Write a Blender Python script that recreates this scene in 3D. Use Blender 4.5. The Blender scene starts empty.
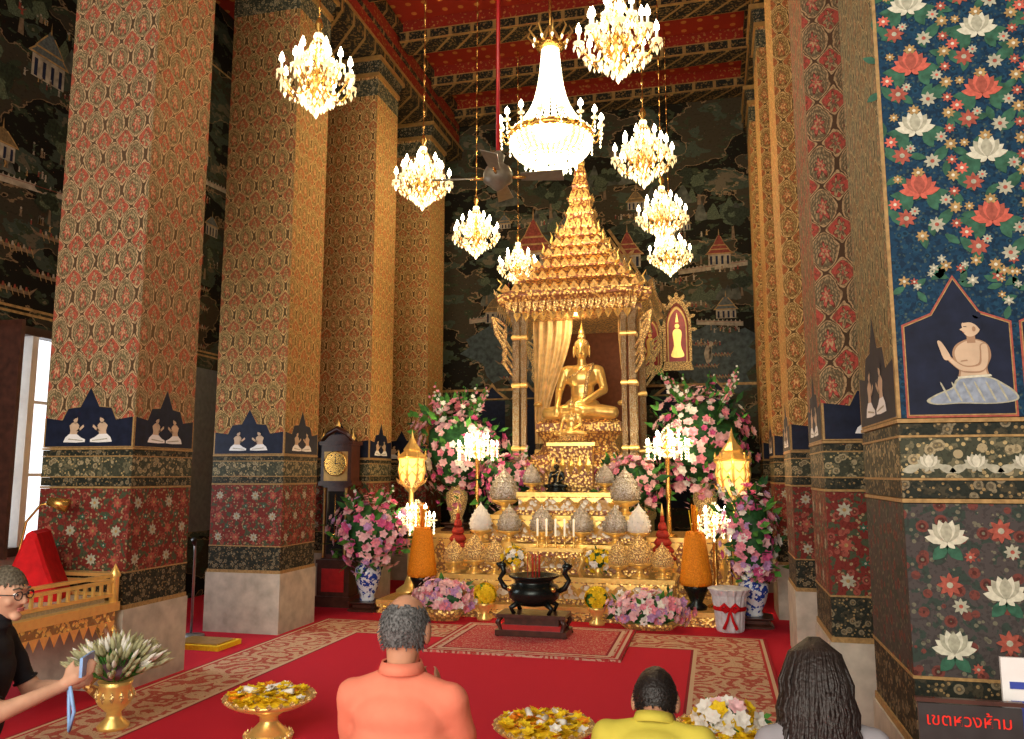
import bpy, bmesh, math, random
from mathutils import Vector, Matrix, noise
R=random.Random(7)
sc=bpy.context.scene
sc.view_settings.view_transform='Standard'
pi=math.pi
# ---------------------------------------------------------------- node helpers
class NT:
    def __init__(s,name):
        s.mat=bpy.data.materials.new(name); s.mat.use_nodes=True
        s.nt=s.mat.node_tree; s.b=s.nt.nodes['Principled BSDF']
        s.tc=s.nt.nodes.new('ShaderNodeTexCoord')
    def put(s,sock,x):
        if isinstance(x,(int,float)): sock.default_value=x
        elif isinstance(x,(tuple,list)):
            sock.default_value=tuple(x)+((1,) if len(x)==3 and len(sock.default_value)==4 else ())
        else: s.nt.links.new(x,sock)
    def m(s,op,*a):
        n=s.nt.nodes.new('ShaderNodeMath'); n.operation=op
        for i,x in enumerate(a): s.put(n.inputs[i],x)
        return n.outputs[0]
    def mix(s,f,a,b):
        n=s.nt.nodes.new('ShaderNodeMix'); n.data_type='RGBA'
        s.put(n.inputs[0],f); s.put(n.inputs[6],a); s.put(n.inputs[7],b)
        return n.outputs[2]
    def xyz(s,src='Object'):
        n=s.nt.nodes.new('ShaderNodeSeparateXYZ'); s.nt.links.new(s.tc.outputs[src],n.inputs[0]); return n.outputs
    def noise(s,scale,detail=3,vec=None):
        n=s.nt.nodes.new('ShaderNodeTexNoise'); n.inputs['Scale'].default_value=scale; n.inputs['Detail'].default_value=detail
        s.nt.links.new(vec or s.tc.outputs['Object'],n.inputs['Vector']); return n
    def vor(s,scale,feat='F1',vec=None):
        n=s.nt.nodes.new('ShaderNodeTexVoronoi'); n.feature=feat; n.inputs['Scale'].default_value=scale
        s.nt.links.new(vec or s.tc.outputs['Object'],n.inputs['Vector']); return n
    def comb(s,x,y,z):
        n=s.nt.nodes.new('ShaderNodeCombineXYZ'); s.put(n.inputs[0],x); s.put(n.inputs[1],y); s.put(n.inputs[2],z); return n.outputs[0]
    def bump(s,h,st=.3,d=.01):
        n=s.nt.nodes.new('ShaderNodeBump'); n.inputs['Strength'].default_value=st; n.inputs['Distance'].default_value=d
        s.nt.links.new(h,n.inputs['Height']); s.nt.links.new(n.outputs[0],s.b.inputs['Normal'])
    def fin(s,col,rough=.5,metal=0,emit=None,es=0,spec=.5):
        s.put(s.b.inputs['Base Color'],col); s.put(s.b.inputs['Roughness'],rough); s.put(s.b.inputs['Metallic'],metal)
        s.b.inputs['Specular IOR Level'].default_value=spec
        if emit is not None:
            s.put(s.b.inputs['Emission Color'],emit); s.b.inputs['Emission Strength'].default_value=es
        return s.mat
def mat(name,col,rough=.55,metal=0,es=0,ecol=None,var=.18,scale=18,bump=0):
    t=NT(name); n=t.noise(scale,4)
    f=t.m('MULTIPLY_ADD',n.outputs['Fac'],2.4,-.7)
    f=t.m('MINIMUM',t.m('MAXIMUM',f,0.0),1.0)
    c=t.mix(f,tuple(x*(1-var) for x in col),tuple(min(1,x*(1+var)) for x in col))
    if bump: t.bump(n.outputs['Fac'],bump,.02)
    return t.fin(c,rough,metal,(ecol or col) if es else None,es,.5 if (rough<.5 or metal) else .2)
def carved(name,c1,c2,scale=28,metal=.7,rough=.32,es=0,thr=.78):
    t=NT(name); v=t.vor(scale); n=t.noise(scale*1.7,2)
    h=t.m('ADD',v.outputs['Distance'],t.m('MULTIPLY',n.outputs['Fac'],.5))
    f=t.m('GREATER_THAN',h,thr)
    c=t.mix(f,c1,c2); t.bump(h,.6,.012)
    return t.fin(c,rough,t.m('MULTIPLY_ADD',f,-metal*.8,metal),c1 if es else None,es)
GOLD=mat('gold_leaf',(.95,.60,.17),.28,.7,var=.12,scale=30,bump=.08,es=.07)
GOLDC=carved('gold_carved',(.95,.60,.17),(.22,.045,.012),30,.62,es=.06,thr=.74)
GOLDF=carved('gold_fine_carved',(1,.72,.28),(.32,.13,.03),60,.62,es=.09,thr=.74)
GOLDD=mat('gold_old',(.52,.31,.10),.4,.6)
MOSAIC=carved('mirror_mosaic',(.66,.58,.40),(.22,.13,.05),85,.6,.2,thr=.66)
SILV=carved('silver_beads',(.80,.77,.70),(.30,.25,.17),75,.5,.25)
WHITEG=carved('white_gold_lacquer',(.88,.80,.62),(.62,.36,.10),18,.2,.4)
BLACKB=mat('dark_bronze',(.022,.028,.026),.25,.7)
WOOD=mat('dark_wood',(.06,.02,.012),.3,0,var=.4)
REDW=mat('red_lacquer',(.42,.012,.012),.35)
REDC=mat('red_cloth',(.55,.008,.012),.8)
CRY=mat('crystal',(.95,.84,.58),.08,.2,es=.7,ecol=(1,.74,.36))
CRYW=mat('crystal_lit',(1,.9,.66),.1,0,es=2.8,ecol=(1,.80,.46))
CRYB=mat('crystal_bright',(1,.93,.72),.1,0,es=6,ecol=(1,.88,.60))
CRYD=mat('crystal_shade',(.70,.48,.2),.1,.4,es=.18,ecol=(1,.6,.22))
BULB=mat('candle_bulb',(1,.9,.7),.3,0,es=24,ecol=(1,.86,.58))
CANDLE=mat('candle_wax',(.9,.85,.7),.5,0,es=.6,ecol=(1,.8,.5))
BRASS=mat('brass',(.75,.43,.11),.25,.85)
GREEN=mat('leaf_green',(.07,.24,.04),.5,var=.5)
GREEN2=mat('leaf_dark',(.025,.10,.03),.5,var=.5)
PINK=mat('pink_petal',(.80,.28,.36),.6,var=.3,scale=40)
PINKL=mat('pale_pink_petal',(.90,.55,.57),.6,var=.15,scale=40)
LILAC=mat('lilac_petal',(.52,.30,.56),.6,var=.25,scale=40)
MAG=mat('magenta_petal',(.62,.10,.27),.6,var=.25,scale=40)
WHITEP=mat('white_petal',(.9,.88,.8),.6,var=.08)
YEL=mat('yellow_marigold',(.95,.62,.02),.6,var=.2,scale=60)
ORG=mat('orange_marigold',(.95,.28,.015),.6,var=.3,scale=80,bump=.5)
MAROON=mat('maroon_garland',(.35,.03,.02),.6,var=.3,scale=70)
t=NT('blue_white_porcelain'); n=t.noise(22,3); f=t.m('GREATER_THAN',n.outputs['Fac'],.52)
v=t.vor(16); g=t.m('LESS_THAN',v.outputs['Distance'],.22)
PORC=t.fin(t.mix(t.m('MAXIMUM',f,g),(.75,.8,.88),(.02,.06,.35)),.12)
BLACK=mat('black_metal',(.01,.01,.011),.35)
STEEL=mat('grey_steel',(.35,.35,.36),.3,.6)
STONE=mat('grey_marble',(.48,.44,.36),.55,var=.22,scale=9)
WHITE=mat('white_paint',(.8,.8,.78),.5,var=.05)
NAVY=mat('navy_paint',(.008,.012,.03),.6,var=.3)
SKINP=mat('painted_skin',(.55,.40,.27),.6,var=.1)
SKINB=mat('painted_skin_shade',(.33,.20,.12),.6,var=.1)
CLOTHB=mat('painted_blue_grey_cloth',(.24,.28,.34),.6,var=.25,scale=50)
CREAM=mat('cream_paint',(.56,.54,.42),.6,var=.2,scale=60)
CREAMD=mat('faded_cream_paint',(.36,.35,.26),.6,var=.25,scale=60)
CORAL=mat('coral_paint',(.50,.105,.07),.6,var=.25,scale=60)
CORALD=mat('faded_coral_paint',(.32,.075,.05),.6,var=.3,scale=60)
OCHRE=mat('ochre_paint',(.34,.21,.08),.55,var=.3,scale=50)
TGREEN=mat('green_paint',(.03,.10,.06),.6,var=.4,scale=40)
# ---------------------------------------------------------------- mesh builder
class MB:
    def __init__(s): s.v=[];s.f=[];s.mi=[];s.sm=[];s.mats=[];s.M=None
    def idx(s,m):
        if m not in s.mats: s.mats.append(m)
        return s.mats.index(m)
    def add(s,vs,fs,m,smooth=False):
        o=len(s.v)
        if s.M is not None: vs=[s.M@Vector(p) for p in vs]
        s.v.extend([tuple(p) for p in vs])
        i=s.idx(m)
        for f in fs: s.f.append(tuple(a+o for a in f)); s.mi.append(i); s.sm.append(smooth)
    def box(s,c,d,m,bev=0,taper=1):
        x,y,z=c; a,b,h=d[0]/2,d[1]/2,d[2]/2; t=taper
        vs=[(x-a,y-b,z-h),(x+a,y-b,z-h),(x+a,y+b,z-h),(x-a,y+b,z-h),(x-a*t,y-b*t,z+h),(x+a*t,y-b*t,z+h),(x+a*t,y+b*t,z+h),(x-a*t,y+b*t,z+h)]
        s.add(vs,[(3,2,1,0),(4,5,6,7),(0,1,5,4),(1,2,6,5),(2,3,7,6),(3,0,4,7)],m)
    def lathe(s,prof,m,c=(0,0,0),seg=20,plan=None,smooth=True,rot=0,sx=1,sy=1):
        if plan is None: plan=[(math.cos(2*pi*i/seg+rot),math.sin(2*pi*i/seg+rot)) for i in range(seg)]
        else: smooth=False
        k=len(plan); vs=[];fs=[]
        for r,z in prof:
            for (px,py) in plan: vs.append((c[0]+px*r*sx,c[1]+py*r*sy,c[2]+z))
        for j in range(len(prof)-1):
            for i in range(k):
                a=j*k+i;b=j*k+(i+1)%k; fs.append((a,b,b+k,a+k))
        s.add(vs,fs,m,smooth)
        e=[]
        if prof[0][0]>1e-4: e.append(tuple(range(k))[::-1])
        if prof[-1][0]>1e-4: e.append(tuple(range((len(prof)-1)*k,len(prof)*k)))
        if e:
            o=len(s.v)-len(vs); i=s.idx(m)
            for f in e: s.f.append(tuple(a+o for a in f)); s.mi.append(i); s.sm.append(False)
    def sph(s,c,r,m,seg=14,rings=9,fn=None):
        if isinstance(r,(int,float)): r=(r,r,r)
        vs=[];fs=[]
        for j in range(rings+1):
            th=pi*j/rings
            for i in range(seg):
                ph=2*pi*i/seg
                p=Vector((r[0]*math.sin(th)*math.cos(ph),r[1]*math.sin(th)*math.sin(ph),-r[2]*math.cos(th)))
                if fn: p=fn(p)
                vs.append((c[0]+p[0],c[1]+p[1],c[2]+p[2]))
        for j in range(rings):
            for i in range(seg):
                a=j*seg+i;b=j*seg+(i+1)%seg; fs.append((a,b,b+seg,a+seg))
        s.add(vs,fs,m,True)
    def tube(s,path,rad,m,seg=8,smooth=True):
        path=[Vector(p) for p in path]; n=len(path)
        if isinstance(rad,(int,float)): rad=[rad]*n
        vs=[];fs=[]; up=Vector((0,0,1)); prev=None
        for i,p in enumerate(path):
            d=(path[min(i+1,n-1)]-path[max(i-1,0)]).normalized()
            if prev is None:
                ref=up if abs(d.z)<.9 else Vector((1,0,0)); x=d.cross(ref).normalized()
            else:
                x=(prev-d*prev.dot(d)); x=x.normalized() if x.length>1e-6 else d.orthogonal().normalized()
            prev=x; y=d.cross(x)
            for k in range(seg):
                a=2*pi*k/seg; vs.append(p+(x*math.cos(a)+y*math.sin(a))*rad[i])
        for j in range(n-1):
            for i in range(seg):
                a=j*seg+i;b=j*seg+(i+1)%seg; fs.append((a,b,b+seg,a+seg))
        s.add(vs,fs+[tuple(range(seg))[::-1],tuple(range((n-1)*seg,n*seg))],m,smooth)
    def cap(s,p1,r1,p2,r2,m=None,seg=12):
        s.tube([p1,p2],[r1,r2],m,seg); s.sph(p1,r1,m,seg,8); s.sph(p2,r2,m,seg,8)
    def octa(s,c,r,h,m):
        x,y,z=c
        s.add([(x,y,z+h),(x+r,y,z),(x,y+r,z),(x-r,y,z),(x,y-r,z),(x,y,z-h)],[(0,1,2),(0,2,3),(0,3,4),(0,4,1),(5,2,1),(5,3,2),(5,4,3),(5,1,4)],m)
    def poly(s,pts,m): s.add(pts,[tuple(range(len(pts)))],m)
    def obj(s,name,loc=(0,0,0),parent=None,rot=(0,0,0)):
        me=bpy.data.meshes.new(name); me.from_pydata(s.v,[],s.f)
        for m in s.mats: me.materials.append(m)
        me.polygons.foreach_set('material_index',s.mi); me.polygons.foreach_set('use_smooth',s.sm); me.update()
        o=bpy.data.objects.new(name,me); sc.collection.objects.link(o); o.location=loc; o.rotation_euler=rot
        if parent: o.parent=parent
        return o
def dup(o,loc,rot=None,scale=None,name=None):
    n=o.copy(); n.name=name or o.name.split('.')[0]; sc.collection.objects.link(n); n.location=loc
    if rot: n.rotation_euler=rot
    if scale: n.scale=scale
    return n
def redent(n=2,d=.12):
    x=1;y=1-d*n
    pts=[(1,1-d*n)]
    for i in range(n):
        x-=d; pts.append((x,y)); y+=d; pts.append((x,y))
    out=[]
    for k in range(4):
        a=k*pi/2
        for (px,py) in pts: out.append((px*math.cos(a)-py*math.sin(a),px*math.sin(a)+py*math.cos(a)))
    return out
RP=redent(2,.11)
SQ=[(1,-1),(1,1),(-1,1),(-1,-1)]
# ---------------------------------------------------------------- pattern materials
def lattice(name,cA,cB,cL,cF,p=.19,q=.27,side=None):
    """ogee diaper pattern with a flame-lotus in every cell; u runs round the column, v up."""
    t=NT(name); o=t.xyz(); u=t.m('ADD',o[0],o[1]); U=t.m('MULTIPLY',u,2*pi/p); V=t.m('MULTIPLY',o[2],2*pi/q)
    ds=t.noise(16,3); w=t.m('MULTIPLY_ADD',ds.outputs['Fac'],1.1,-.55)
    U=t.m('ADD',U,w); V2=t.m('ADD',V,t.m('MULTIPLY',w,.8))
    f=t.m('ADD',t.m('COSINE',U),t.m('COSINE',t.m('ADD',V2,t.m('MULTIPLY',t.m('SINE',V2),.55))))
    af=t.m('ABSOLUTE',f); pos=t.m('GREATER_THAN',f,0.0)
    sh=t.m('MULTIPLY',pos,.5)
    x=t.m('SUBTRACT',t.m('FRACT',t.m('ADD',t.m('ADD',t.m('DIVIDE',U,2*pi),100.0),sh)),.5)
    y=t.m('SUBTRACT',t.m('FRACT',t.m('ADD',t.m('DIVIDE',V2,2*pi),sh)),.5)
    yy=t.m('ADD',y,t.m('MULTIPLY',t.m('ABSOLUTE',x),.8))
    rr=t.m('SQRT',t.m('ADD',t.m('MULTIPLY',t.m('MULTIPLY',x,x),1.4),t.m('MULTIPLY',yy,yy)))
    th=t.m('ARCTAN2',y,x)
    pet=t.m('MULTIPLY_ADD',t.m('COSINE',t.m('MULTIPLY',th,7.0)),.06,.17)
    k=t.m('DIVIDE',rr,pet)
    base=t.mix(pos,cB,cA)
    lf=t.m('MULTIPLY',t.m('COSINE',t.m('MULTIPLY',th,8.0)),t.m('COSINE',t.m('MULTIPLY',rr,50.0)))
    base=t.mix(t.m('MULTIPLY',t.m('GREATER_THAN',lf,.2),.7),base,t.mix(pos,cL,cF))
    base=t.mix(t.m('LESS_THAN',k,1.2),base,tuple(z*.25 for z in cA))
    base=t.mix(t.m('LESS_THAN',k,1.0),base,t.mix(pos,cF,tuple(z*.8 for z in cL)))
    base=t.mix(t.m('LESS_THAN',k,.6),base,t.mix(pos,cL,cB))
    base=t.mix(t.m('LESS_THAN',k,.3),base,cF)
    base=t.mix(t.m('LESS_THAN',af,.40),base,tuple(z*.22 for z in cB))
    ln=t.m('LESS_THAN',t.m('ABSOLUTE',t.m('SUBTRACT',af,.22)),.12)
    base=t.mix(ln,base,cL)
    n=t.noise(48,4); base=t.mix(t.m('MULTIPLY',t.m('GREATER_THAN',n.outputs['Fac'],.54),.5),base,tuple(z*.28 for z in cB))
    n3=t.noise(1.3,4); base=t.mix(t.m('MULTIPLY',n3.outputs['Fac'],.42),base,tuple((a+b)*.30 for a,b in zip(cA,cL)))
    geo=t.nt.nodes.new('ShaderNodeNewGeometry'); sp=t.nt.nodes.new('ShaderNodeSeparateXYZ'); t.nt.links.new(geo.outputs['Normal'],sp.inputs[0])
    ax=t.m('GREATER_THAN',t.m('ABSOLUTE',sp.outputs[0]),.5)
    base=t.mix(t.m('MULTIPLY',ax,.12),base,side)
    return t.fin(base,.7,0,spec=.08)
L_RED=lattice('column_red_green_diaper',(.42,.07,.042),(.12,.125,.06),(.58,.41,.22),(.52,.12,.075),side=(.46,.25,.07))
L_GRN=lattice('column_gold_diaper',(.36,.09,.035),(.16,.13,.045),(.68,.44,.17),(.48,.12,.055),side=(.70,.40,.10))
L_GLD=lattice('column_bright_gold_diaper',(.44,.12,.04),(.24,.14,.04),(.85,.56,.21),(.55,.16,.06),side=(.85,.50,.13))
L_RR=lattice('column_crimson_diaper',(.42,.05,.04),(.11,.11,.06),(.50,.34,.17),(.50,.09,.07),side=(.36,.20,.07))
L_NS=lattice('column_olive_gold_diaper',(.22,.13,.05),(.10,.12,.07),(.50,.38,.18),(.34,.14,.07),p=.16,q=.22,side=(.36,.26,.10))
def floral(name,bg,c1,c2,c3,scale=14):
    t=NT(name); o=t.xyz(); vec=t.comb(t.m('ADD',o[0],o[1]),o[2],0.0)
    v=t.vor(scale,vec=vec); v2=t.vor(scale*2.3,vec=vec); n=t.noise(scale*1.5,3)
    c=t.mix(t.m('GREATER_THAN',n.outputs['Fac'],.54),bg,c3)
    c=t.mix(t.m('LESS_THAN',v2.outputs['Distance'],.28),c,c2)
    c=t.mix(t.m('LESS_THAN',v.outputs['Distance'],.34),c,c1)
    c=t.mix(t.m('LESS_THAN',v.outputs['Distance'],.2),c,tuple(x*.5 for x in c1))
    c=t.mix(t.m('LESS_THAN',v.outputs['Distance'],.1),c,c2)
    n2=t.noise(70,2); c=t.mix(t.m('MULTIPLY',t.m('GREATER_THAN',n2.outputs['Fac'],.56),.4),c,tuple(x*.4 for x in bg))
    return t.fin(c,.6,spec=.12)
F_RED=floral('dado_red_floral',(.17,.026,.02),(.28,.07,.05),(.32,.23,.12),(.06,.075,.04),14)
F_BAND=floral('band_scroll',(.05,.055,.035),(.34,.28,.16),(.42,.32,.15),(.13,.12,.07),17)
F_DK=floral('band_dark_scroll',(.02,.024,.018),(.20,.165,.10),(.26,.18,.08),(.05,.045,.028),20)
F_BLUE=floral('blue_lotus_ground',(.009,.038,.078),(.012,.050,.092),(.045,.075,.075),(.007,.024,.05),26)
F_LOW=floral('lower_faded_ground',(.065,.055,.052),(.15,.045,.035),(.14,.13,.09),(.035,.05,.04),16)
# ---------------------------------------------------------------- flat painted ornament
def smooth2(pts,n=4):
    out=[];k=len(pts)
    for i in range(k):
        p0,p1,p2,p3=pts[i-1],pts[i],pts[(i+1)%k],pts[(i+2)%k]
        for j in range(n):
            t=j/n; out.append(tuple(.5*((2*p1[d])+(-p0[d]+p2[d])*t+(2*p0[d]-5*p1[d]+4*p2[d]-p3[d])*t*t+(-p0[d]+3*p1[d]-3*p2[d]+p3[d])*t**3) for d in (0,1)))
    return out
class Face:
    def __init__(s,mb,O,U,N): s.mb=mb; s.O=Vector(O); s.U=Vector(U); s.N=Vector(N)
    def P(s,u,v,off): return s.O+s.U*u+Vector((0,0,v))+s.N*off
    def poly(s,pts,m,l=0):
        off=.002+.0005*l
        s.mb.poly([s.P(u,v,off) for u,v in pts],m)
    def circ(s,u,v,r,m,l=0,n=12,ry=None):
        ry=ry or r; s.poly([(u+r*math.cos(2*pi*i/n),v+ry*math.sin(2*pi*i/n)) for i in range(n)],m,l)
    def petal(s,u,v,a,ln,w,m,l=0):
        d=(math.sin(a),math.cos(a)); q=(math.cos(a),-math.sin(a)); pts=[]
        prof=[(0,.25),(.3,.85),(.55,1),(.8,.6)]
        for t,k in prof: pts.append((u+d[0]*ln*t+q[0]*w*k,v+d[1]*ln*t+q[1]*w*k))
        pts.append((u+d[0]*ln,v+d[1]*ln))
        for t,k in prof[::-1]: pts.append((u+d[0]*ln*t-q[0]*w*k,v+d[1]*ln*t-q[1]*w*k))
        s.poly(pts,m,l)
    def lotus(s,u,v,w,m1,m2,l=1):
        for a in (-1.35,1.35,-.95,.95): s.petal(u,v,a,w*.55,w*.12,m1,l); l+=.5
        for a in (-.6,.6): s.petal(u,v,a,w*.58,w*.14,m2,l); l+=.5
        for a in (-.28,.28): s.petal(u,v,a,w*.6,w*.13,m1,l); l+=.5
        s.petal(u,v,0,w*.55,w*.15,m2,l)
        s.petal(u,v,2.3,w*.25,w*.07,m1,l); s.petal(u,v,-2.3,w*.25,w*.07,m1,l)
    def star(s,u,v,r,m,mc,l=1,n=8):
        for i in range(n): s.petal(u,v,2*pi*i/n,r,r*.22,m,l+i*.2)
        s.circ(u,v,r*.25,mc,l+2.5,8)
    def figure(s,u,v,h,mir=1,cloth=None,skin=None,l=6):
        cloth=cloth or WHITE; skin=skin or SKINP
        T=lambda pts:[(u+mir*a*h,v+b*h) for a,b in pts]
        s.poly(T([(-.25,.24),(.1,.22),(.13,.45),(.2,.66),(.1,.76),(-.02,.8),(-.14,.76),(-.26,.66),(-.2,.45)]),skin,l)
        s.poly(T([(-.5,.02),(.1,0),(.5,.02),(.5,.12),(.3,.2),(.12,.32),(-.25,.33),(-.42,.2)]),cloth,l+1)
        s.poly(T([(-.3,.12),(.4,.06),(.4,.09),(-.26,.16)]),CREAMD,l+2)
        s.poly(T([(-.05,.74),(.06,.74),(.06,.84),(-.05,.84)]),skin,l)
        s.circ(u+mir*.01*h,v+.9*h,.105*h,skin,l+1,14,.125*h)
        s.poly(T([(-.10,.86),(-.02,.93),(.09,.96),(.06,1.03),(-.03,1.05),(-.1,1.0)]),NAVY,l+2)
        s.poly(T([(.05,.7),(.16,.66),(.24,.46),(.42,.6),(.40,.68),(.36,.68),(.24,.58),(.16,.42),(.06,.44)]),skin,l+2)
    def bigfigure(s,u,v,h,mir=1,l=6):
        """seated devotee with joined hands, bare torso and wrapped cloth"""
        T=lambda pts,n=4:[(u+mir*a*h,v+b*h) for a,b in smooth2(pts,n)]
        s.poly(T([(-.16,.27),(.14,.27),(.15,.42),(.21,.58),(.17,.70),(.05,.765),(-.06,.765),(-.17,.70),(-.20,.56),(-.15,.42)]),SKINB,l)
        s.poly(T([(-.14,.28),(.12,.28),(.13,.42),(.185,.58),(.15,.685),(.04,.75),(-.06,.75),(-.15,.69),(-.175,.56),(-.13,.42)]),SKINP,l+1)
        s.poly(T([(-.44,.04),(-.2,.0),(.15,.01),(.42,.0),(.52,.05),(.40,.13),(.24,.20),(.18,.30),(.0,.34),(-.18,.31),(-.30,.24),(-.42,.14)]),CREAMD,l+2)
        s.poly(T([(-.42,.05),(-.2,.012),(.15,.022),(.40,.012),(.48,.05),(.38,.12),(.22,.19),(.16,.285),(.0,.325),(-.17,.295),(-.28,.23),(-.40,.13)]),CLOTHB,l+3)
        for a in range(6):
            x=-.34+a*.12; s.poly(T([(x,.05),(x+.02,.05),(x+.10,.24),(x+.085,.25)],2),CREAMD,l+4)
        s.poly(T([(-.045,.72),(.045,.72),(.045,.82),(-.045,.82)],1),SKINB,l+2)
        s.poly(T([(.0,.795),(.05,.81),(.085,.86),(.115,.885),(.088,.905),(.09,.95),(.05,1.0),(-.03,1.01),(-.09,.96),(-.10,.88),(-.06,.82)]),SKINP,l+4)
        s.poly(T([(-.11,.87),(-.06,.93),(.0,.965),(.085,.965),(.07,1.02),(.0,1.055),(-.08,1.03),(-.125,.96)]),NAVY,l+5)
        s.circ(u+mir*-.075*h,v+1.05*h,.045*h,NAVY,l+5)
        s.poly(T([(.04,.91),(.075,.915),(.075,.922),(.04,.918)],1),NAVY,l+6); s.poly(T([(.06,.845),(.092,.85),(.088,.857)],1),CORALD,l+6)
        s.circ(u+mir*-.035*h,v+.885*h,.02*h,SKINB,l+6,8,.032*h)
        s.poly(T([(-.17,.69),(-.09,.70),(-.08,.58),(-.05,.47),(.10,.46),(.25,.58),(.30,.57),(.16,.41),(.05,.37),(-.10,.38),(-.17,.5)]),SKINB,l+5)
        s.poly(T([(-.16,.685),(-.10,.69),(-.095,.58),(-.07,.455),(.10,.445),(.25,.565),(.28,.555),(.155,.415),(.05,.385),(-.10,.395),(-.16,.5)]),SKINP,l+6)
        s.poly(T([(.23,.55),(.30,.53),(.345,.66),(.365,.75),(.335,.755),(.29,.69)]),SKINP,l+7)
        s.poly(T([(.05,.51),(.13,.50),(.12,.515),(.06,.525)],1),SKINB,l+3)
        s.poly(T([(-.19,.32),(.17,.30),(.17,.325),(-.18,.345)],1),CREAM,l+5)
W,D=.78,.68
def column(name,loc,shaft,style='far',sides=(0,1,3),D=D):
    mb=MB(); top=6.62
    mb.box((0,0,.28),(W+.03,D+.03,.56),STONE); mb.box((0,0,.575),(W+.015,D+.015,.03),OCHRE)
    mb.box((0,0,.70),(W,D,.22),F_DK); mb.box((0,0,.815),(W+.008,D+.008,.010),OCHRE)
    mb.box((0,0,1.11),(W,D,.58),F_RED if style=='far' else F_LOW); mb.box((0,0,1.41),(W+.008,D+.008,.014),OCHRE)
    mb.box((0,0,1.45),(W,D,.06),F_DK); mb.box((0,0,1.485),(W+.006,D+.006,.008),OCHRE)
    mb.box((0,0,1.56),(W,D,.14),F_BAND); mb.box((0,0,1.635),(W+.006,D+.006,.008),OCHRE)
    mb.box((0,0,1.66),(W,D,.04),F_DK); mb.box((0,0,1.69),(W+.010,D+.010,.014),OCHRE)
    mb.box((0,0,(1.7+top)/2),(W,D,top-1.7),shaft)
    if style=='near':
        mb.box((0,0,(1.7+top)/2),(W+.003,D-.02,top-1.7),L_NS)
        for s in (-1,1): mb.box((s*(W/2-.004),-D/2,(1.7+top)/2),(.012,.008,top-1.7),OCHRE)
    mb.box((0,0,top+.02),(W+.04,D+.04,.05),GOLDD)
    mb.box((0,0,top+.12),(W,D,.16),F_DK,taper=1.12)
    mb.box((0,0,top+.22),(W+.14,D+.14,.05),GOLDD)
    if style=='far': mb.box((0,0,top-.15),(W+.006,D+.006,.22),F_BAND)
    faces=[Face(mb,(0,-D/2,0),(1,0,0),(0,-1,0)),Face(mb,(W/2,0,0),(0,1,0),(1,0,0)),Face(mb,(0,D/2,0),(-1,0,0),(0,1,0)),Face(mb,(-W/2,0,0),(0,-1,0),(-1,0,0))]
    wid=[W,D,W,D]
    for i in sides:
        F=faces[i]; w=wid[i]
        big=(style=='near' and i==0)
        if big: cells=[(-w/4+.012,w/2-.035),(w/4+.0,w/2-.035)]
        else: cells=[(0,w)]
        for (cx,cw) in cells:
            hw=cw/2; tz=2.12; sh=1.90
            g=[(cx-hw,1.70),(cx+hw,1.70),(cx+hw,sh+.02),(cx+hw*.62,sh-.0),(cx+hw*.5,sh+.09),(cx+hw*.22,sh+.1),(cx,tz+.03),(cx-hw*.22,sh+.1),(cx-hw*.5,sh+.09),(cx-hw*.62,sh),(cx-hw,sh+.02)]
            if big: g=[(cx-hw,1.70),(cx+hw,1.70),(cx+hw,2.035),(cx+hw*.45,2.075),(cx,2.21),(cx-hw*.45,2.075),(cx-hw,2.035)]
            F.poly(g,CORALD if big else OCHRE,1)
            sc_=lambda k,b:[(cx+(u-cx)*k,b+(v-1.70)*k) for u,v in g]
            F.poly(sc_(.965,1.707),OCHRE if big else NAVY,2)
            if big: F.poly(sc_(.945,1.711),NAVY,3); F.bigfigure(cx+(.045 if cx<0 else -.03),1.745,.30,-1 if cx<0 else 1)
            else:
                F.figure(cx-cw*.15,1.735,.19,1); F.figure(cx+cw*.15,1.735,.19,-1)
        if style=='far':
            for a in range(4):
                for b in range(3):
                    u=(a-1.5)*w*.25; v=.90+b*.20
                    F.star(u,v,.045,CORALD if (a+b)%2 else CREAMD,OCHRE,1)
                    if a<3 and b<2: F.star(u+w*.125,v+.1,.028,TGREEN,CREAMD,1,6)
    if style=='near':
        F=faces[0]
        for a,u in enumerate([-.27,-.04,.19]):
            for b in range(17):
                v=2.28+b*.12
                if (b%2)==(a%2):
                    k=(b//2)%2
                    wht=(k==0) if a%2==0 else (k==1)
                    if b==0: continue
                    F.lotus(u,v,.128,CREAM if wht else CORAL,CREAMD if wht else CORALD,6)
                    for q in (2.0,-2.0,2.7,-2.7,1.5,-1.5): F.petal(u+.01*q,v-.005,q,.085 if abs(q)<2.5 else .07,.018,TGREEN,2+q*.1)
                    F.star(u-.085,v-.035,.024,CORAL,CREAM,3); F.star(u+.085,v-.03,.022,CREAMD,CORAL,3); F.star(u-.07,v+.06,.018,OCHRE,CREAM,3)
                else:
                    F.star(u-.05,v+.03,.036,CORALD,CREAMD,2); F.star(u+.05,v+.0,.030,CREAMD,CORALD,2); F.star(u+.0,v-.04,.024,OCHRE,CREAM,2); F.star(u-.02,v+.055,.018,CREAMD,CORAL,2)
                    F.petal(u+.05,v-.01,.7,.09,.02,TGREEN,1);F.petal(u-.05,v,-.7,.09,.02,TGREEN,1)
                    F.petal(u,v-.02,3.0,.07,.015,TGREEN,1)
                F.star(u+.115,v+.06,.024,OCHRE,CREAM,1.5); F.star(u+.115,v-.0,.020,CORALD,CREAM,1.5)
                for q in range(4): F.petal(u+.1-.07*q,v+.015*q,.3+b+1.7*q,.06,.014,TGREEN,.5+.1*q)
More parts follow.
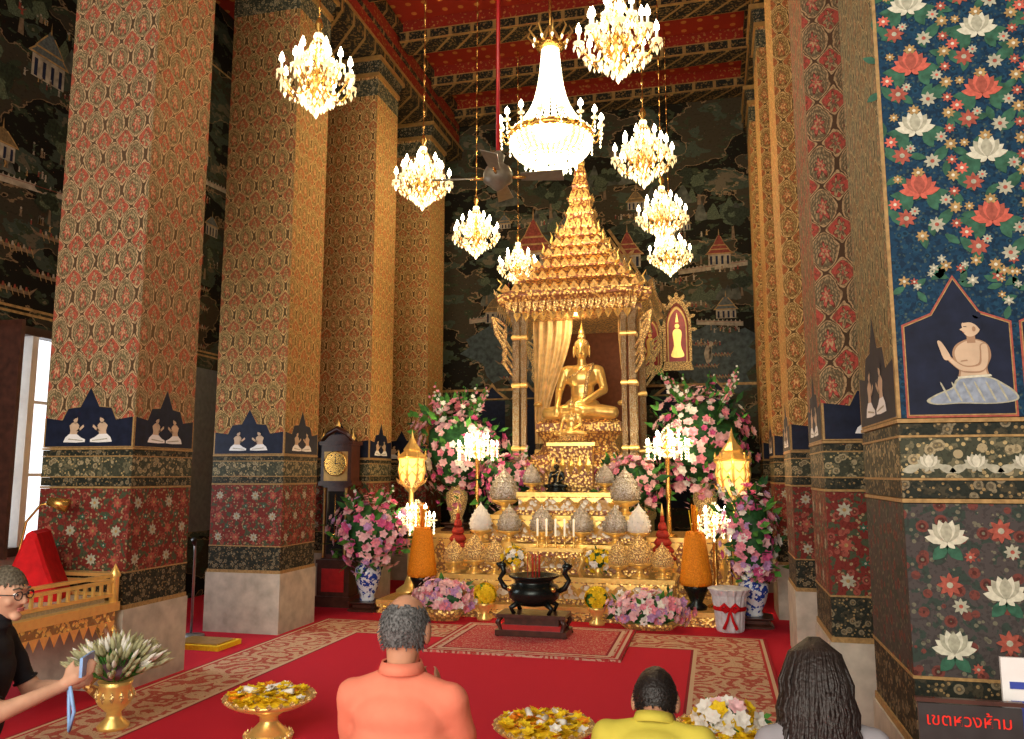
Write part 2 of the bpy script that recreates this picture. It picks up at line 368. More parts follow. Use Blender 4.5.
        for q in range(60):
            u=R.uniform(-.36,.36); v=R.uniform(2.1,2.28)
            if v<2.25-abs(((u+.39)%.39)-.2)*.9: continue
            F.star(u,v,R.uniform(.014,.022),R.choice([OCHRE,CORALD,CREAMD]),CREAM,1,6); F.petal(u,v-.02,R.uniform(0,6),.05,.012,TGREEN,.5)
        for a in range(5):
            u=-.3+a*.15
            F.lotus(u,1.525,.085,CREAMD,CREAM,3); F.petal(u+.03,1.53,1.9,.06,.015,CREAMD,1);F.petal(u-.03,1.53,-1.9,.06,.015,CREAMD,1)
        for b in range(3):
            for a in range(4):
                u=-.26+a*.17; v=.90+b*.185
                if (a+b)%2==0: F.lotus(u,v,.13,CREAM,CREAMD,4); F.petal(u,v-.01,2.4,.07,.02,TGREEN,1);F.petal(u,v-.01,-2.4,.07,.02,TGREEN,1); F.star(u+.07,v-.05,.02,CORALD,CREAMD,2)
                else: F.star(u,v+.04,.042,CORALD,CREAMD,3); F.star(u+.03,v-.03,.028,CREAMD,CORALD,2)
    return mb.obj(name,loc)
xl,xr=-4.06-W/2,.62+W/2
ys=[4.95,7.05,9.05,11.05]
L=[L_RED,L_GRN,L_GLD,L_GLD]
for y,m in zip(ys,L): column('temple_column',(xl,y+D/2,0),m,'far',(0,1))
column('temple_column',(.64+W/2,3.1+.36,0),F_BLUE,'near',(0,3),D=.72)
for y,m in zip([5.0,7.05,9.05,11.05],[L_RR,L_GLD,L_GLD,L_GLD]): column('temple_column',(xr,y+D/2,0),m,'far',(0,3))
# ---------------------------------------------------------------- shell
t=NT('red_carpet'); n=t.noise(160,2); n2=t.noise(1.3,3)
c=t.mix(n.outputs['Fac'],(.46,.010,.026),(.60,.028,.05)); c=t.mix(t.m('MULTIPLY',n2.outputs['Fac'],.25),c,(.40,.010,.03)); t.bump(n.outputs['Fac'],.2,.004)
CARPET=t.fin(c,.9,spec=.1)
mb=MB(); mb.box((-2.2,6.5,-.05),(9.4,13.6,.1),CARPET); mb.obj('floor')
def mural(name,seed,br=1.0):
    t=NT(name); o=t.xyz(); u=t.m('ADD',t.m('ADD',o[0],o[1]),seed); vec=t.comb(u,t.m('MULTIPLY',o[2],1.6),0.0)
    n=t.noise(.9,6,vec); n2=t.noise(5,8,vec); v=t.vor(14,vec=vec); n3=t.noise(1.9,7,vec); n4=t.noise(22,4,vec)
    K=lambda *a: tuple(x*br for x in a)
    c=t.mix(t.m('GREATER_THAN',n.outputs['Fac'],.50),K(.014,.012,.008),K(.050,.040,.024))
    c=t.mix(t.m('GREATER_THAN',n3.outputs['Fac'],.55),c,K(.055,.068,.045))
    c=t.mix(t.m('GREATER_THAN',n3.outputs['Fac'],.63),c,K(.13,.105,.065))
    c=t.mix(t.m('GREATER_THAN',n2.outputs['Fac'],.58),c,K(.04,.05,.026))
    c=t.mix(t.m('MULTIPLY',t.m('GREATER_THAN',n2.outputs['Fac'],.67),.7),c,K(.20,.15,.085))
    c=t.mix(t.m('MULTIPLY',t.m('LESS_THAN',v.outputs['Distance'],.10),.6),c,K(.24,.14,.07))
    c=t.mix(t.m('MULTIPLY',t.m('GREATER_THAN',n4.outputs['Fac'],.60),.35),c,K(.015,.012,.008))
    edge=t.m('LESS_THAN',t.m('ABSOLUTE',t.m('SUBTRACT',n.outputs['Fac'],.50)),.004)
    c=t.mix(t.m('MULTIPLY',edge,.7),c,K(.32,.20,.10))
    return t.fin(c,.7,spec=.06)
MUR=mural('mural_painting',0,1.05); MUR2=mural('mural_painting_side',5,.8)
M_ROOF=mat('mural_roof_red',(.22,.042,.025),.6,var=.4,scale=40); M_ROOFB=mat('mural_roof_ochre',(.16,.10,.04),.6,var=.4,scale=40); M_ROOFC=mat('mural_roof_slate',(.09,.10,.09),.6,var=.4,scale=40)
M_WALL=mat('mural_wall_cream',(.32,.26,.18),.6,var=.35); M_TREE=mat('mural_tree',(.02,.026,.013),.6,var=.6,scale=40); M_TREE2=mat('mural_tree_light',(.07,.085,.045),.6,var=.6,scale=60)
M_GOLD=mat('mural_gold',(.36,.21,.07),.5,var=.4); M_BOAT=mat('mural_boat',(.17,.11,.06),.6,var=.4); M_HILL=mat('mural_rock',(.075,.075,.055),.6,var=.7,scale=9); M_WATER=mat('mural_water',(.05,.065,.06),.6,var=.5,scale=14)
def pavilion(F,u,v,w,tiers=2,l=4,roof=None):
    roof=roof or M_ROOF
    h=w*R.uniform(.4,.6); F.poly([(u-w/2,v),(u+w/2,v),(u+w/2,v+h),(u-w/2,v+h)],M_WALL,l)
    for i in range(4):
        a=u-w/2+w*(i+.3)/4; F.poly([(a,v+.03*w),(a+w*.1,v+.03*w),(a+w*.1,v+h*.8),(a,v+h*.8)],NAVY,l+1)
    for k in range(tiers):
        ww=w*(1.25-.35*k); b=v+h+k*w*.2
        F.poly([(u-ww/2-.02*w,b-.03*w),(u+ww/2+.02*w,b-.03*w),(u+ww*.3,b+w*.22),(u+ww*.12,b+w*.42),(u,b+w*.5),(u-ww*.12,b+w*.42),(u-ww*.3,b+w*.22)],roof,l+2+2*k)
        F.poly([(u-ww/2,b-.02*w),(u+ww/2,b-.02*w),(u+ww*.47,b+w*.03),(u-ww*.47,b+w*.03)],M_GOLD,l+3+2*k)
        for s in (-1,1): F.poly([(u+s*ww*.1,b+w*.40),(u+s*ww*.14,b+w*.42),(u+s*ww*.32,b+w*.22),(u+s*ww*.5,b),(u+s*ww*.46,b),(u+s*ww*.28,b+w*.21)],M_GOLD,l+3+2*k)
    b=v+h+(tiers-1)*w*.2+w*.45
    F.poly([(u-w*.03,b),(u+w*.03,b),(u,b+w*.35)],M_GOLD,l+4)
def citywall(F,u0,u1,v,h,dv=0,l=3):
    F.poly([(u0,v),(u1,v+dv),(u1,v+dv+h),(u0,v+h)],M_WALL,l); n=int(abs(u1-u0)/.06)
    for i in range(n):
        a=u0+(u1-u0)*i/n; F.poly([(a,v+dv*i/n+h),(a+.03,v+dv*i/n+h),(a+.015,v+dv*i/n+h+.03)],M_WALL,l)
    F.poly([(u0,v+h*.8),(u1,v+dv+h*.8),(u1,v+dv+h*.88),(u0,v+h*.88)],M_ROOF,l+1)
def blob(F,u,v,ru,rv,m,l,n=22,j=.3):
    F.poly([(u+ru*(1+j*R.uniform(-1,1))*math.cos(2*pi*i/n),v+rv*(1+j*R.uniform(-1,1))*math.sin(2*pi*i/n)) for i in range(n)],m,l)
def rocks(F,u,v,w):
    for k in range(6):
        a=u+R.uniform(-w,w)*.5; h=R.uniform(.2,.45)*w; b=R.uniform(.1,.2)*w
        F.poly(smooth2([(a-b,v),(a-b*.8,v+h*.5),(a-b*.3,v+h*.8),(a,v+h),(a+b*.4,v+h*.75),(a+b*.7,v+h*.4),(a+b,v)],2),M_HILL if k%2 else M_TREE2,.5+k*.1)
def tree(F,u,v,r):
    F.poly([(u-r*.08,v-r),(u+r*.08,v-r),(u+r*.03,v-r*.3),(u+r*.2,v+.1*r),(u,v-.1*r),(u-r*.22,v+.1*r),(u-r*.04,v-r*.3)],M_BOAT,2)
    for k in range(15):
        a=R.uniform(0,6.28); q=R.random(); s=R.uniform(.14,.34)
        blob(F,u+math.cos(a)*r*.7*q,v+math.sin(a)*r*.5*q,r*s,r*s*.8,M_TREE if k%3 else M_TREE2,3+k*.1,14,.25)
def crowd(F,u,v,n,w):
    for i in range(n):
        a=u+R.uniform(-w,w); b=v+R.uniform(-.03,.03); h=R.uniform(.05,.10); m=R.choice([M_WALL,M_ROOF,M_GOLD,M_BOAT,M_TREE2])
        F.poly([(a-h*.2,b),(a+h*.2,b),(a+h*.1,b+h*.35),(a+h*.17,b+h*.7),(a-h*.17,b+h*.7),(a-h*.1,b+h*.35)],m,8); F.circ(a,b+h*.85,h*.14,M_WALL,8,6)
        if i%3==0: F.poly([(a+h*.15,b+h*.6),(a+h*.5,b+h*.8),(a+h*.5,b+h*.88),(a+h*.12,b+h*.7)],m,8)
def boat(F,u,v,w):
    F.poly([(u-w*.5,v+w*.12),(u-w*.38,v),(u+w*.38,v),(u+w*.5,v+w*.14),(u+w*.36,v+w*.05),(u-w*.36,v+w*.05)],M_BOAT,4)
    for i in range(7):
        a=u-w*.32+i*w*.1; F.poly([(a,v+w*.05),(a+w*.05,v+w*.05),(a+w*.035,v+w*.11),(a+w*.01,v+w*.11)],M_WALL if i%2 else M_ROOF,5)
        F.poly([(a+w*.05,v+w*.07),(a+w*.1,v-w*.05),(a+w*.11,v-w*.045),(a+w*.06,v+w*.08)],M_GOLD,5)
mb=MB(); mb.box((-1.72,12.7,3.9),(9.2,.2,7.8),MUR)
F=Face(mb,(0,12.6,0),(1,0,0),(0,-1,0))
blob(F,-3.0,3.5,.9,.55,M_WATER,.2); blob(F,.1,3.3,.6,.5,M_WATER,.2)
for (u,v,w) in [(-3.3,4.3,1.0),(-2.4,5.5,.9),(.1,5.5,.8),(-.5,5.8,.7),(.2,4.2,.7),(-2.6,3.9,.6),(-.8,3.9,.5),(-1.4,6.2,.9),(-3.4,6.0,.8)]: rocks(F,u,v,w)
for (u,v,w,ti,rf) in [(-2.8,4.85,.62,3,M_ROOF),(-3.45,4.0,.34,2,M_ROOFB),(-2.25,5.35,.3,2,M_ROOFC),(.18,4.75,.34,3,M_ROOF),(-.35,5.35,.2,1,M_ROOFB),(-3.3,5.6,.22,2,M_ROOFC),(-1.1,5.75,.26,2,M_ROOFB),(.25,3.9,.30,2,M_ROOFC),(-1.25,4.8,.42,3,M_ROOF),(-2.42,4.45,.36,2,M_ROOFB),(-.95,4.4,.26,1,M_ROOFC)]: pavilion(F,u,v,w,ti,R.choice([4,5,6]),rf)
for (a,b,v,h,dv) in [(-3.9,-2.6,4.0,.08,.12),(-3.2,-2.3,4.78,.07,.0),(-.6,.6,4.62,.08,.1),(-.2,.5,3.82,.07,-.05)]: citywall(F,a,b,v,h,dv)
for (u,v,r) in [(-3.3,5.2,.34),(-2.2,4.85,.3),(-3.6,4.6,.28),(-.62,5.5,.42),(-.1,5.0,.22),(.4,5.5,.34),(-1.2,5.35,.3),(-2.5,6.1,.38),(-.1,6.15,.4),(.5,4.5,.26),(-3.1,3.95,.18),(-.72,4.75,.36),(-3.7,5.8,.34),(-1.6,6.3,.34)]: tree(F,u,v,r)
for (u,v) in [(-3,4.6),(-2.6,4.1),(-.2,4.1),(.2,4.65),(-.3,5.25),(-2.8,5.6),(.2,3.7),(-3.3,3.95),(-.1,3.5),(-1.2,5.6),(-2.5,4.75),(-.5,4.5)]: crowd(F,u,v,12,.3)
for i in range(7): boat(F,-3.15+(i%2)*.38,3.05+i*.125,.5+.06*(i%3))
for i in range(4): boat(F,.12-(i%2)*.2,2.98+i*.17,.45)
for (a,b) in [((-1.55,5.45),(-.35,3.55)),((-1.55,5.32),(-.42,3.5)),((-1.89,5.45),(-3.1,3.55)),((-1.89,5.32),(-3.02,3.5))]:
    dx,dv=b[0]-a[0],b[1]-a[1]; ln=math.hypot(dx,dv); nx,nv=-dv/ln*.024,dx/ln*.024
    F.poly([(a[0]-nx,a[1]-nv),(b[0]-nx,b[1]-nv),(b[0]+nx,b[1]+nv),(a[0]+nx,a[1]+nv)],M_GOLD,11)
    for s in (.25,.5,.75): F.petal(a[0]+dx*s,a[1]+dv*s,.8 if b[0]>a[0] else -.8,.16,.03,M_GOLD,11)
def gniche(u,v,w,h):
    n=14
    def arch(s): 
        pts=[(u-w*.5*s,v),(u+w*.5*s,v)]
        for i in range(n+1):
            a=i/n; x=w*.5*s*math.cos(a*pi/2)**.7 if a<1 else 0; pts.append((u+x,v+h*.5+h*.5*s*a**.8))
        for i in range(n-1,-1,-1):
            a=i/n; x=w*.5*s*math.cos(a*pi/2)**.7; pts.append((u-x,v+h*.5+h*.5*s*a**.8))
        return pts
    for i in range(9):
        a=pi*i/8; F.petal(u+w*.5*math.cos(a),v+h*.5+h*.5*math.sin(a),pi/2-a,.11,.03,GOLDF,10)
    F.poly(arch(1.1),GOLDF,11); F.poly(arch(.88),CORALD,12); F.poly(arch(.76),GOLDD,13); F.poly(arch(.66),REDW,14)
    F.circ(u,v+h*.56,w*.09,GOLD,16); F.poly(smooth2([(u-w*.24,v+h*.08),(u+w*.24,v+h*.08),(u+w*.13,v+h*.25),(u+w*.17,v+h*.46),(u,v+h*.52),(u-w*.17,v+h*.46),(u-w*.13,v+h*.25)]),GOLD,15)
    F.poly([(u-.06*w,v+h*.62),(u+.06*w,v+h*.62),(u,v+h*.78)],GOLD,16)
    F.poly([(u-w*.6,v-.14),(u+w*.6,v-.14),(u+w*.5,v),(u-w*.5,v)],GOLDF,11)
gniche(-.50,3.25,.40,1.0); gniche(-.92,3.2,.34,.85); gniche(-2.55,3.2,.42,1.05)
def scrollfin(u,v,s):
    for k in range(5): F.petal(u+.02*k,v+.07*k,.5-.25*k,.16-.02*k,.03,M_WALL,9)
    F.petal(u,v,0,.3,.05,M_WALL,8)
scrollfin(-.05,3.2,1); scrollfin(-2.95,3.2,1)
for u in (-3.5,-2.9,-.6,.05):
    F.poly([(u-.3,2.72),(u+.3,2.72),(u+.2,2.80),(u+.1,2.86),(u,3.0),(u-.1,2.86),(u-.2,2.80)],M_GOLD,3); F.poly([(u-.22,1.0),(u+.22,1.0),(u+.22,2.7),(u-.22,2.7)],NAVY,3)
    F.poly([(u-.2,2.74),(u+.2,2.74),(u+.08,2.84),(u,2.93),(u-.08,2.84)],NAVY,4)
F.poly([(-6,2.86),(2.5,2.86),(2.5,2.9),(-6,2.9)],M_GOLD,1)
mb.obj('wall_back')
WIN=mat('daylight_glass',(.9,.95,1),.3,0,es=1.6,ecol=(.9,.95,1)); FRAME=mat('window_frame_dark',(.05,.025,.015),.4)
GREYP=mat('grey_shutter',(.13,.13,.12),.6)
mb=MB()
x0=-6.3
def wallseg(y0,y1,z0,z1,m): mb.box((x0-.15,(y0+y1)/2,(z0+z1)/2),(.3,y1-y0,z1-z0),m)
wallseg(-.3,5.65,0,7.8,MUR2); wallseg(6.75,12.6,0,7.8,MUR2); wallseg(5.65,6.75,0,.8,STONE); wallseg(5.65,6.75,2.85,7.8,MUR2)
FL=Face(mb,(x0,0,0),(0,1,0),(1,0,0))
for (u,v,w) in [(5.6,4.3,.5),(6.5,5.6,.8)]: rocks(FL,u,v,w)
for (u,v,w,rf) in [(6.15,5.35,.40,M_ROOFC),(8.6,5.5,.3,M_ROOF),(5.7,4.4,.3,M_ROOFB),(6.7,6.3,.3,M_ROOFB),(6.75,4.8,.22,M_ROOF),(8.9,4.6,.25,M_ROOFC)]: pavilion(FL,u,v,w,R.choice([1,2,3]),4,rf)
for (u,v,r) in [(5.8,6.1,.42),(6.4,4.9,.3),(8.8,4.3,.3),(8.5,6.2,.35),(5.6,5.2,.38),(6.9,5.6,.3),(6.3,4.2,.25),(6.8,6.8,.3)]: tree(FL,u,v,r)
for (a,b,v,h,dv) in [(5.3,7.0,4.15,.07,.15),(8,9.6,5.2,.06,.1)]: citywall(FL,a,b,v,h,dv)
for (u,v) in [(5.8,4.35),(6.5,4.6),(6.2,5.3),(8.6,5.0),(8.7,4.2),(6.4,3.9),(6.2,5.9)]: crowd(FL,u,v,14,.45)
for i in range(4): boat(FL,5.9+(i%2)*.5,3.2+i*.2,.65)
for i in range(4): boat(FL,8.7,3.1+i*.25,.5)
for v in (3.0,3.05,6.9): FL.poly([(0,v),(12.5,v),(12.5,v+.025),(0,v+.025)],M_GOLD,1)
for u0 in (8.1,10.1): FL.poly([(u0,.8),(u0+1.1,.8),(u0+1.1,2.85),(u0,2.85)],GREYP,2); 
mb.box((x0+.01,5.0,1.45),(.03,1.2,2.8),FRAME)
mb.obj('wall_left')
mb=MB()
mb.box((x0-.2,6.2,1.82),(.02,1.1,2.05),WIN)
for y in (5.68,6.2,6.72): mb.box((x0+.0,y,1.82),(.12,.07,2.1),FRAME if y!=6.2 else WHITE)
for z in (.8,2.85): mb.box((x0,6.2,z),(.14,1.2,.08),FRAME)
for z in (1.5,2.2): mb.box((x0-.1,6.2,z),(.05,1.0,.03),WHITE)
mb.box((x0+.25,6.75,1.82),(.5,.04,2.05),WOOD); mb.box((x0+.25,6.725,1.82),(.38,.02,1.8),GOLDD)
mb.box((x0+.25,5.62,1.82),(.5,.04,2.05),WOOD); mb.box((x0+.25,5.645,1.82),(.38,.02,1.8),GOLDD)
mb.obj('window_1')
mb=MB(); mb.box((2.7,6.2,3.9),(.2,13,7.8),MUR2); mb.obj('wall_right')
t=NT('red_ceiling_gilt_stars'); o=t.xyz(); 
cu=t.m('MULTIPLY',t.m('COSINE',t.m('MULTIPLY',o[0],14.0)),t.m('COSINE',t.m('MULTIPLY',o[1],14.0))); n=t.noise(20,3)
c=t.mix(t.m('GREATER_THAN',t.m('ABSOLUTE',cu),.86),(.32,.030,.014),(.55,.24,.05)); c=t.mix(t.m('MULTIPLY',n.outputs['Fac'],.4),c,(.18,.02,.012)); CEIL=t.fin(c,.6,spec=.15)
t=NT('beam_dark_gilt'); o=t.xyz(); u=t.m('ADD',o[0],o[1]); n=t.noise(30,3); 
w=t.m('ABSOLUTE',t.m('SINE',t.m('MULTIPLY',u,10.0)))
c=t.mix(t.m('GREATER_THAN',n.outputs['Fac'],.56),(.016,.016,.012),(.18,.11,.04)); c=t.mix(t.m('GREATER_THAN',w,.97),c,(.3,.18,.06)); BEAM=t.fin(c,.6,spec=.15)
t=NT('red_architrave'); n=t.noise(24,3); v=t.vor(9); c=t.mix(t.m('GREATER_THAN',n.outputs['Fac'],.60),(.27,.024,.013),(.36,.15,.04)); c=t.mix(t.m('LESS_THAN',v.outputs['Distance'],.16),c,(.5,.2,.05)); ARCH=t.fin(c,.6,spec=.15)
mb=MB(); mb.box((-1.72,6.2,7.9),(9.3,13,.2),CEIL); mb.obj('ceiling')
k=1
for y in (2.0,4.3,6.6,8.6,9.95,11.25,12.4):
    mb=MB(); mb.box((-1.72,y,7.66),(4.7,.32,.28),ARCH); mb.box((-1.72,y,7.55),(4.7,.36,.12),BEAM); mb.box((-1.72,y,7.615),(4.7,.38,.012),GOLDD); mb.box((-1.72,y,7.485),(4.7,.38,.012),GOLDD); mb.box((-1.72,y,7.47),(4.7,.30,.02),BEAM)
    mb.obj('trim_%d'%k); k+=1
for x in (xl,xr):
    mb=MB(); mb.box((x,6.3,6.96),(W+.02,12.6,.16),BEAM); mb.box((x,6.3,7.3),(W-.1,12.6,.6),ARCH); mb.box((x,6.3,7.05),(W+.06,12.6,.03),GOLDD); mb.box((x,6.3,7.68),(W+.06,12.6,.12),BEAM)
    mb.box((x,6.3,7.35),(W-.06,12.6,.05),BEAM)
    mb.obj('trim_%d'%k); k+=1
# ---------------------------------------------------------------- carpets
def rugmat(name,x0,x1,y0,y1,bw,bg,bc,cream,sc_=9,inner=None):
    t=NT(name); o=t.xyz()
    dx=t.m('MINIMUM',t.m('SUBTRACT',o[0],x0),t.m('SUBTRACT',x1,o[0])); dy=t.m('MINIMUM',t.m('SUBTRACT',o[1],y0),t.m('SUBTRACT',y1,o[1]))
    d=t.m('MINIMUM',dx,dy)
    n=t.noise(sc_,2); v=t.vor(sc_*.5); v2=t.vor(sc_*1.6)
    r=t.m('SINE',t.m('ADD',t.m('MULTIPLY',v.outputs['Distance'],20.0),t.m('MULTIPLY',n.outputs['Fac'],6.0)))
    pat=t.m('MAXIMUM',t.m('GREATER_THAN',r,-.1),t.m('LESS_THAN',v2.outputs['Distance'],.25))
    border=t.mix(t.m('MULTIPLY',pat,.85),bc,cream)
    border=t.mix(t.m('GREATER_THAN',t.m('SINE',t.m('MULTIPLY',v2.outputs['Distance'],26.0)),.9),border,(.42,.24,.14))
    border=t.mix(t.m('LESS_THAN',v.outputs['Distance'],.18),border,(.60,.13,.11))
    border=t.mix(t.m('LESS_THAN',v.outputs['Distance'],.08),border,cream)
    fieldp=t.m('GREATER_THAN',t.m('SINE',t.m('MULTIPLY',n.outputs['Fac'],40.0)),.80)
    field=bg if inner is None else t.mix(t.m('MULTIPLY',fieldp,.75),bg,inner)
    c=t.mix(t.m('LESS_THAN',d,bw),field,border)
    for a,b,cc in [(0,.025,(.35,.02,.03)),(.025,.05,cream),(.05,.07,(.45,.04,.04)),(bw-.05,bw-.02,cream),(bw-.02,bw,(.25,.02,.03))]:
        msk=t.m('MULTIPLY',t.m('GREATER_THAN',d,a),t.m('LESS_THAN',d,b)); c=t.mix(msk,c,cc)
    n3=t.noise(200,2); t.bump(n3.outputs['Fac'],.2,.003)
    return t.fin(c,.9,spec=.1)
CR=(.62,.46,.30)
mb=MB(); mb.box((-1.775,4.9,.012),(4.35,5.9,.024),rugmat('large_rug',-3.95,.4,1.95,7.85,.64,(.56,.022,.045),(.42,.08,.06),CR,9)); mb.obj('large_area_rug')
mb=MB(); mb.box((-1.6,7.25,.034),(1.66,1.3,.02),rugmat('small_rug',-2.43,-.77,6.6,7.9,.14,(.50,.06,.065),(.40,.04,.04),(.60,.44,.33),16,(.62,.44,.32))); mb.obj('small_rug')
# ---------------------------------------------------------------- chandeliers
def chandelier():
    mb=MB()
    mb.lathe([(.004,.58),(.02,.56),(.035,.51),(.012,.46),(.02,.40),(.05,.35),(.02,.30),(.03,.24),(.012,.2),(.03,.14),(.06,.1),(.085,.04),(.07,-.02),(.03,-.07),(.02,-.10),(.04,-.13),(.0,-.17)],BRASS,seg=14)
    for k in range(12):
        a=2*pi*k/12
        for j in range(7):
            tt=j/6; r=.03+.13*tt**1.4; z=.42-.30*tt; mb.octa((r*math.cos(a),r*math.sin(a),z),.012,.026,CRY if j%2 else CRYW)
    def arms(n,rr,z0,zt,off):
        for k in range(n):
            a=2*pi*k/n+off; ca,sa=math.cos(a),math.sin(a)
            pts=[]
            for j in range(9):
                tt=j/8; r=.05+(rr-.05)*tt; z=z0-.10*math.sin(tt*pi*1.05)+ (zt-z0)*tt**2; pts.append((r*ca,r*sa,z))
            mb.tube(pts,.008,BRASS,5)
            x,y,z=pts[-1]
            mb.lathe([(.006,-.01),(.038,.0),(.042,.008),(.012,.012),(.012,.02)],CRY,(x,y,z),8)
            mb.lathe([(.010,.015),(.010,.07),(.002,.075)],CANDLE,(x,y,z),6)
            mb.lathe([(.002,.072),(.021,.09),(.019,.115),(.001,.16)],BULB,(x,y,z),8)
            for q in range(6):
                b=2*pi*q/6; mb.octa((x+.036*math.cos(b),y+.036*math.sin(b),z-.03),.009,.028,CRY)
            mb.octa((x,y,z-.07),.016,.038,CRYW if k%2==0 else CRY)
            a2=a+2*pi/n
            for q in range(1,7):
                u=q/7; px=x*(1-u)+rr*math.cos(a2)*u; py=y*(1-u)+rr*math.sin(a2)*u
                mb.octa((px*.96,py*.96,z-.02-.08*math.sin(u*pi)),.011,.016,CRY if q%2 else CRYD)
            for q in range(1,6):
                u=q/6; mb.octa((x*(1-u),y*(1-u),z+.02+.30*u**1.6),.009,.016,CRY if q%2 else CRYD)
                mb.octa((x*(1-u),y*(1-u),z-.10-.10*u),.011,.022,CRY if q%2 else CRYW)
    arms(8,.27,.02,.05,0); arms(6,.17,.11,.17,.3)
    for ring,z,n in ((.14,-.05,14),(.12,-.10,12),(.08,-.14,10),(.04,-.17,7)):
        for k in range(n):
            a=2*pi*k/n; mb.octa((ring*math.cos(a),ring*math.sin(a),z),.016,.030,CRY if k%2 else CRYW)
    mb.octa((0,0,-.21),.022,.034,CRYW)
    for i in range(16):
        z=.58+i*.17; mb.tube([(0,0,z),(0,0,z+.17)],.006,BRASS,5); mb.sph((0,0,z+.08),(.014,.014,.03),BRASS,6,4)
    mb.tube([(0,0,3.2),(0,0,3.4)],.008,BRASS,5)
    return mb
CH=chandelier().obj('crystal_chandelier',(-2.83,5.2,4.40))
chl=[(-2.83,5.2,4.40)]
for p in [(-2.80,7.4,4.40),(-2.80,9.3,4.40),(-2.66,10.95,4.40),(-.56,5.25,4.42),(-.56,7.37,4.42),(-.5,9.2,4.42),(-.5,10.9,4.42)]:
    dup(CH,p,rot=(0,0,R.uniform(0,1))); chl.append(p)
mb=MB()
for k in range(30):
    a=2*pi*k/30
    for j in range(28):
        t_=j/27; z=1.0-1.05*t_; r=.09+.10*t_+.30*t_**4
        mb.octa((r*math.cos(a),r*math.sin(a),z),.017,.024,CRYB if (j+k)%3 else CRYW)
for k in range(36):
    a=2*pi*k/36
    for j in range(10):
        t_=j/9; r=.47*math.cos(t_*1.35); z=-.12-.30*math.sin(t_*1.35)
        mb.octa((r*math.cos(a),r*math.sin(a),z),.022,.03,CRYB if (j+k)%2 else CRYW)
mb.lathe([(.47,-.12),(.5,-.1),(.5,-.05),(.47,-.03)],BRASS,seg=36)
mb.lathe([(.10,1.0),(.16,1.02),(.18,1.06),(.10,1.08)],BRASS,seg=20)
for k in range(10):
    a=2*pi*k/10; ca,sa=math.cos(a),math.sin(a)
    mb.tube([(.15*ca,.15*sa,1.04),(.2*ca,.2*sa,1.12),(.27*ca,.27*sa,1.2),(.23*ca,.23*sa,1.28)],[.018,.014,.012,.004],GOLD,5)
    mb.octa((.2*ca,.2*sa,1.1),.018,.045,CRYW)
    mb.tube([(.13*ca,.13*sa,1.06),(.08*ca,.08*sa,1.2),(.02*ca,.02*sa,1.3)],[.01,.01,.01],GOLD,5)
for k in range(16):
    a=2*pi*k/16; ca,sa=math.cos(a),math.sin(a)
    pts=[((.48+.11*u)*ca,(.48+.11*u)*sa,-.08-.07*math.sin(u*pi)+.08*u) for u in (0,.25,.5,.75,1)]
    mb.tube(pts,.009,BRASS,5); x,y,z=pts[-1]
    mb.lathe([(.006,-.01),(.04,.0),(.042,.01),(.012,.02),(.012,.06)],CRY,(x,y,z),8)
    mb.lathe([(.002,.06),(.030,.085),(.026,.12),(.001,.16)],BULB,(x,y,z),8)
    for q in range(3): mb.octa((x,y,z-.05-.05*q),.014,.025,CRYW)
for ring,z in ((.3,-.42),(.18,-.47),(.08,-.5)):
    for k in range(14): a=2*pi*k/14; mb.octa((ring*math.cos(a),ring*math.sin(a),z),.018,.04,CRYB)
mb.tube([(0,0,1.05),(0,0,2.2)],.018,BRASS,8)
mb.obj('grand_crystal_chandelier',(-1.72,8.7,5.46))
mb=MB(); DG=mat('fan_enamel',(.16,.14,.10),.4,.2)
mb.tube([(0,0,.15),(0,0,3.62)],.018,REDW,8); mb.lathe([(.02,.24),(.06,.20),(.045,.13),(.10,.09),(.125,.04),(.125,-.03),(.08,-.06),(.04,-.10),(0,-.12)],DG,seg=24)
for k in range(4):
    a=2*pi*k/4+.12; ca,sa=math.cos(a),math.sin(a)
    def q(r,w,z): return (r*ca-w*sa,r*sa+w*ca,z)
    mb.tube([q(.10,0,0),q(.24,0,0)],.014,BRASS,6)
    mb.add([q(.20,-.045,.015),q(.20,.045,-.015),q(.56,.075,-.02),q(.56,-.065,.02),q(.20,-.045,.022),q(.20,.045,-.008),q(.56,.075,-.013),q(.56,-.065,.027)],[(0,1,2,3),(7,6,5,4),(0,4,5,1),(1,5,6,2),(2,6,7,3),(3,7,4,0)],DG)
mb.obj('ceiling_fan',(-1.72,6.35,4.02))
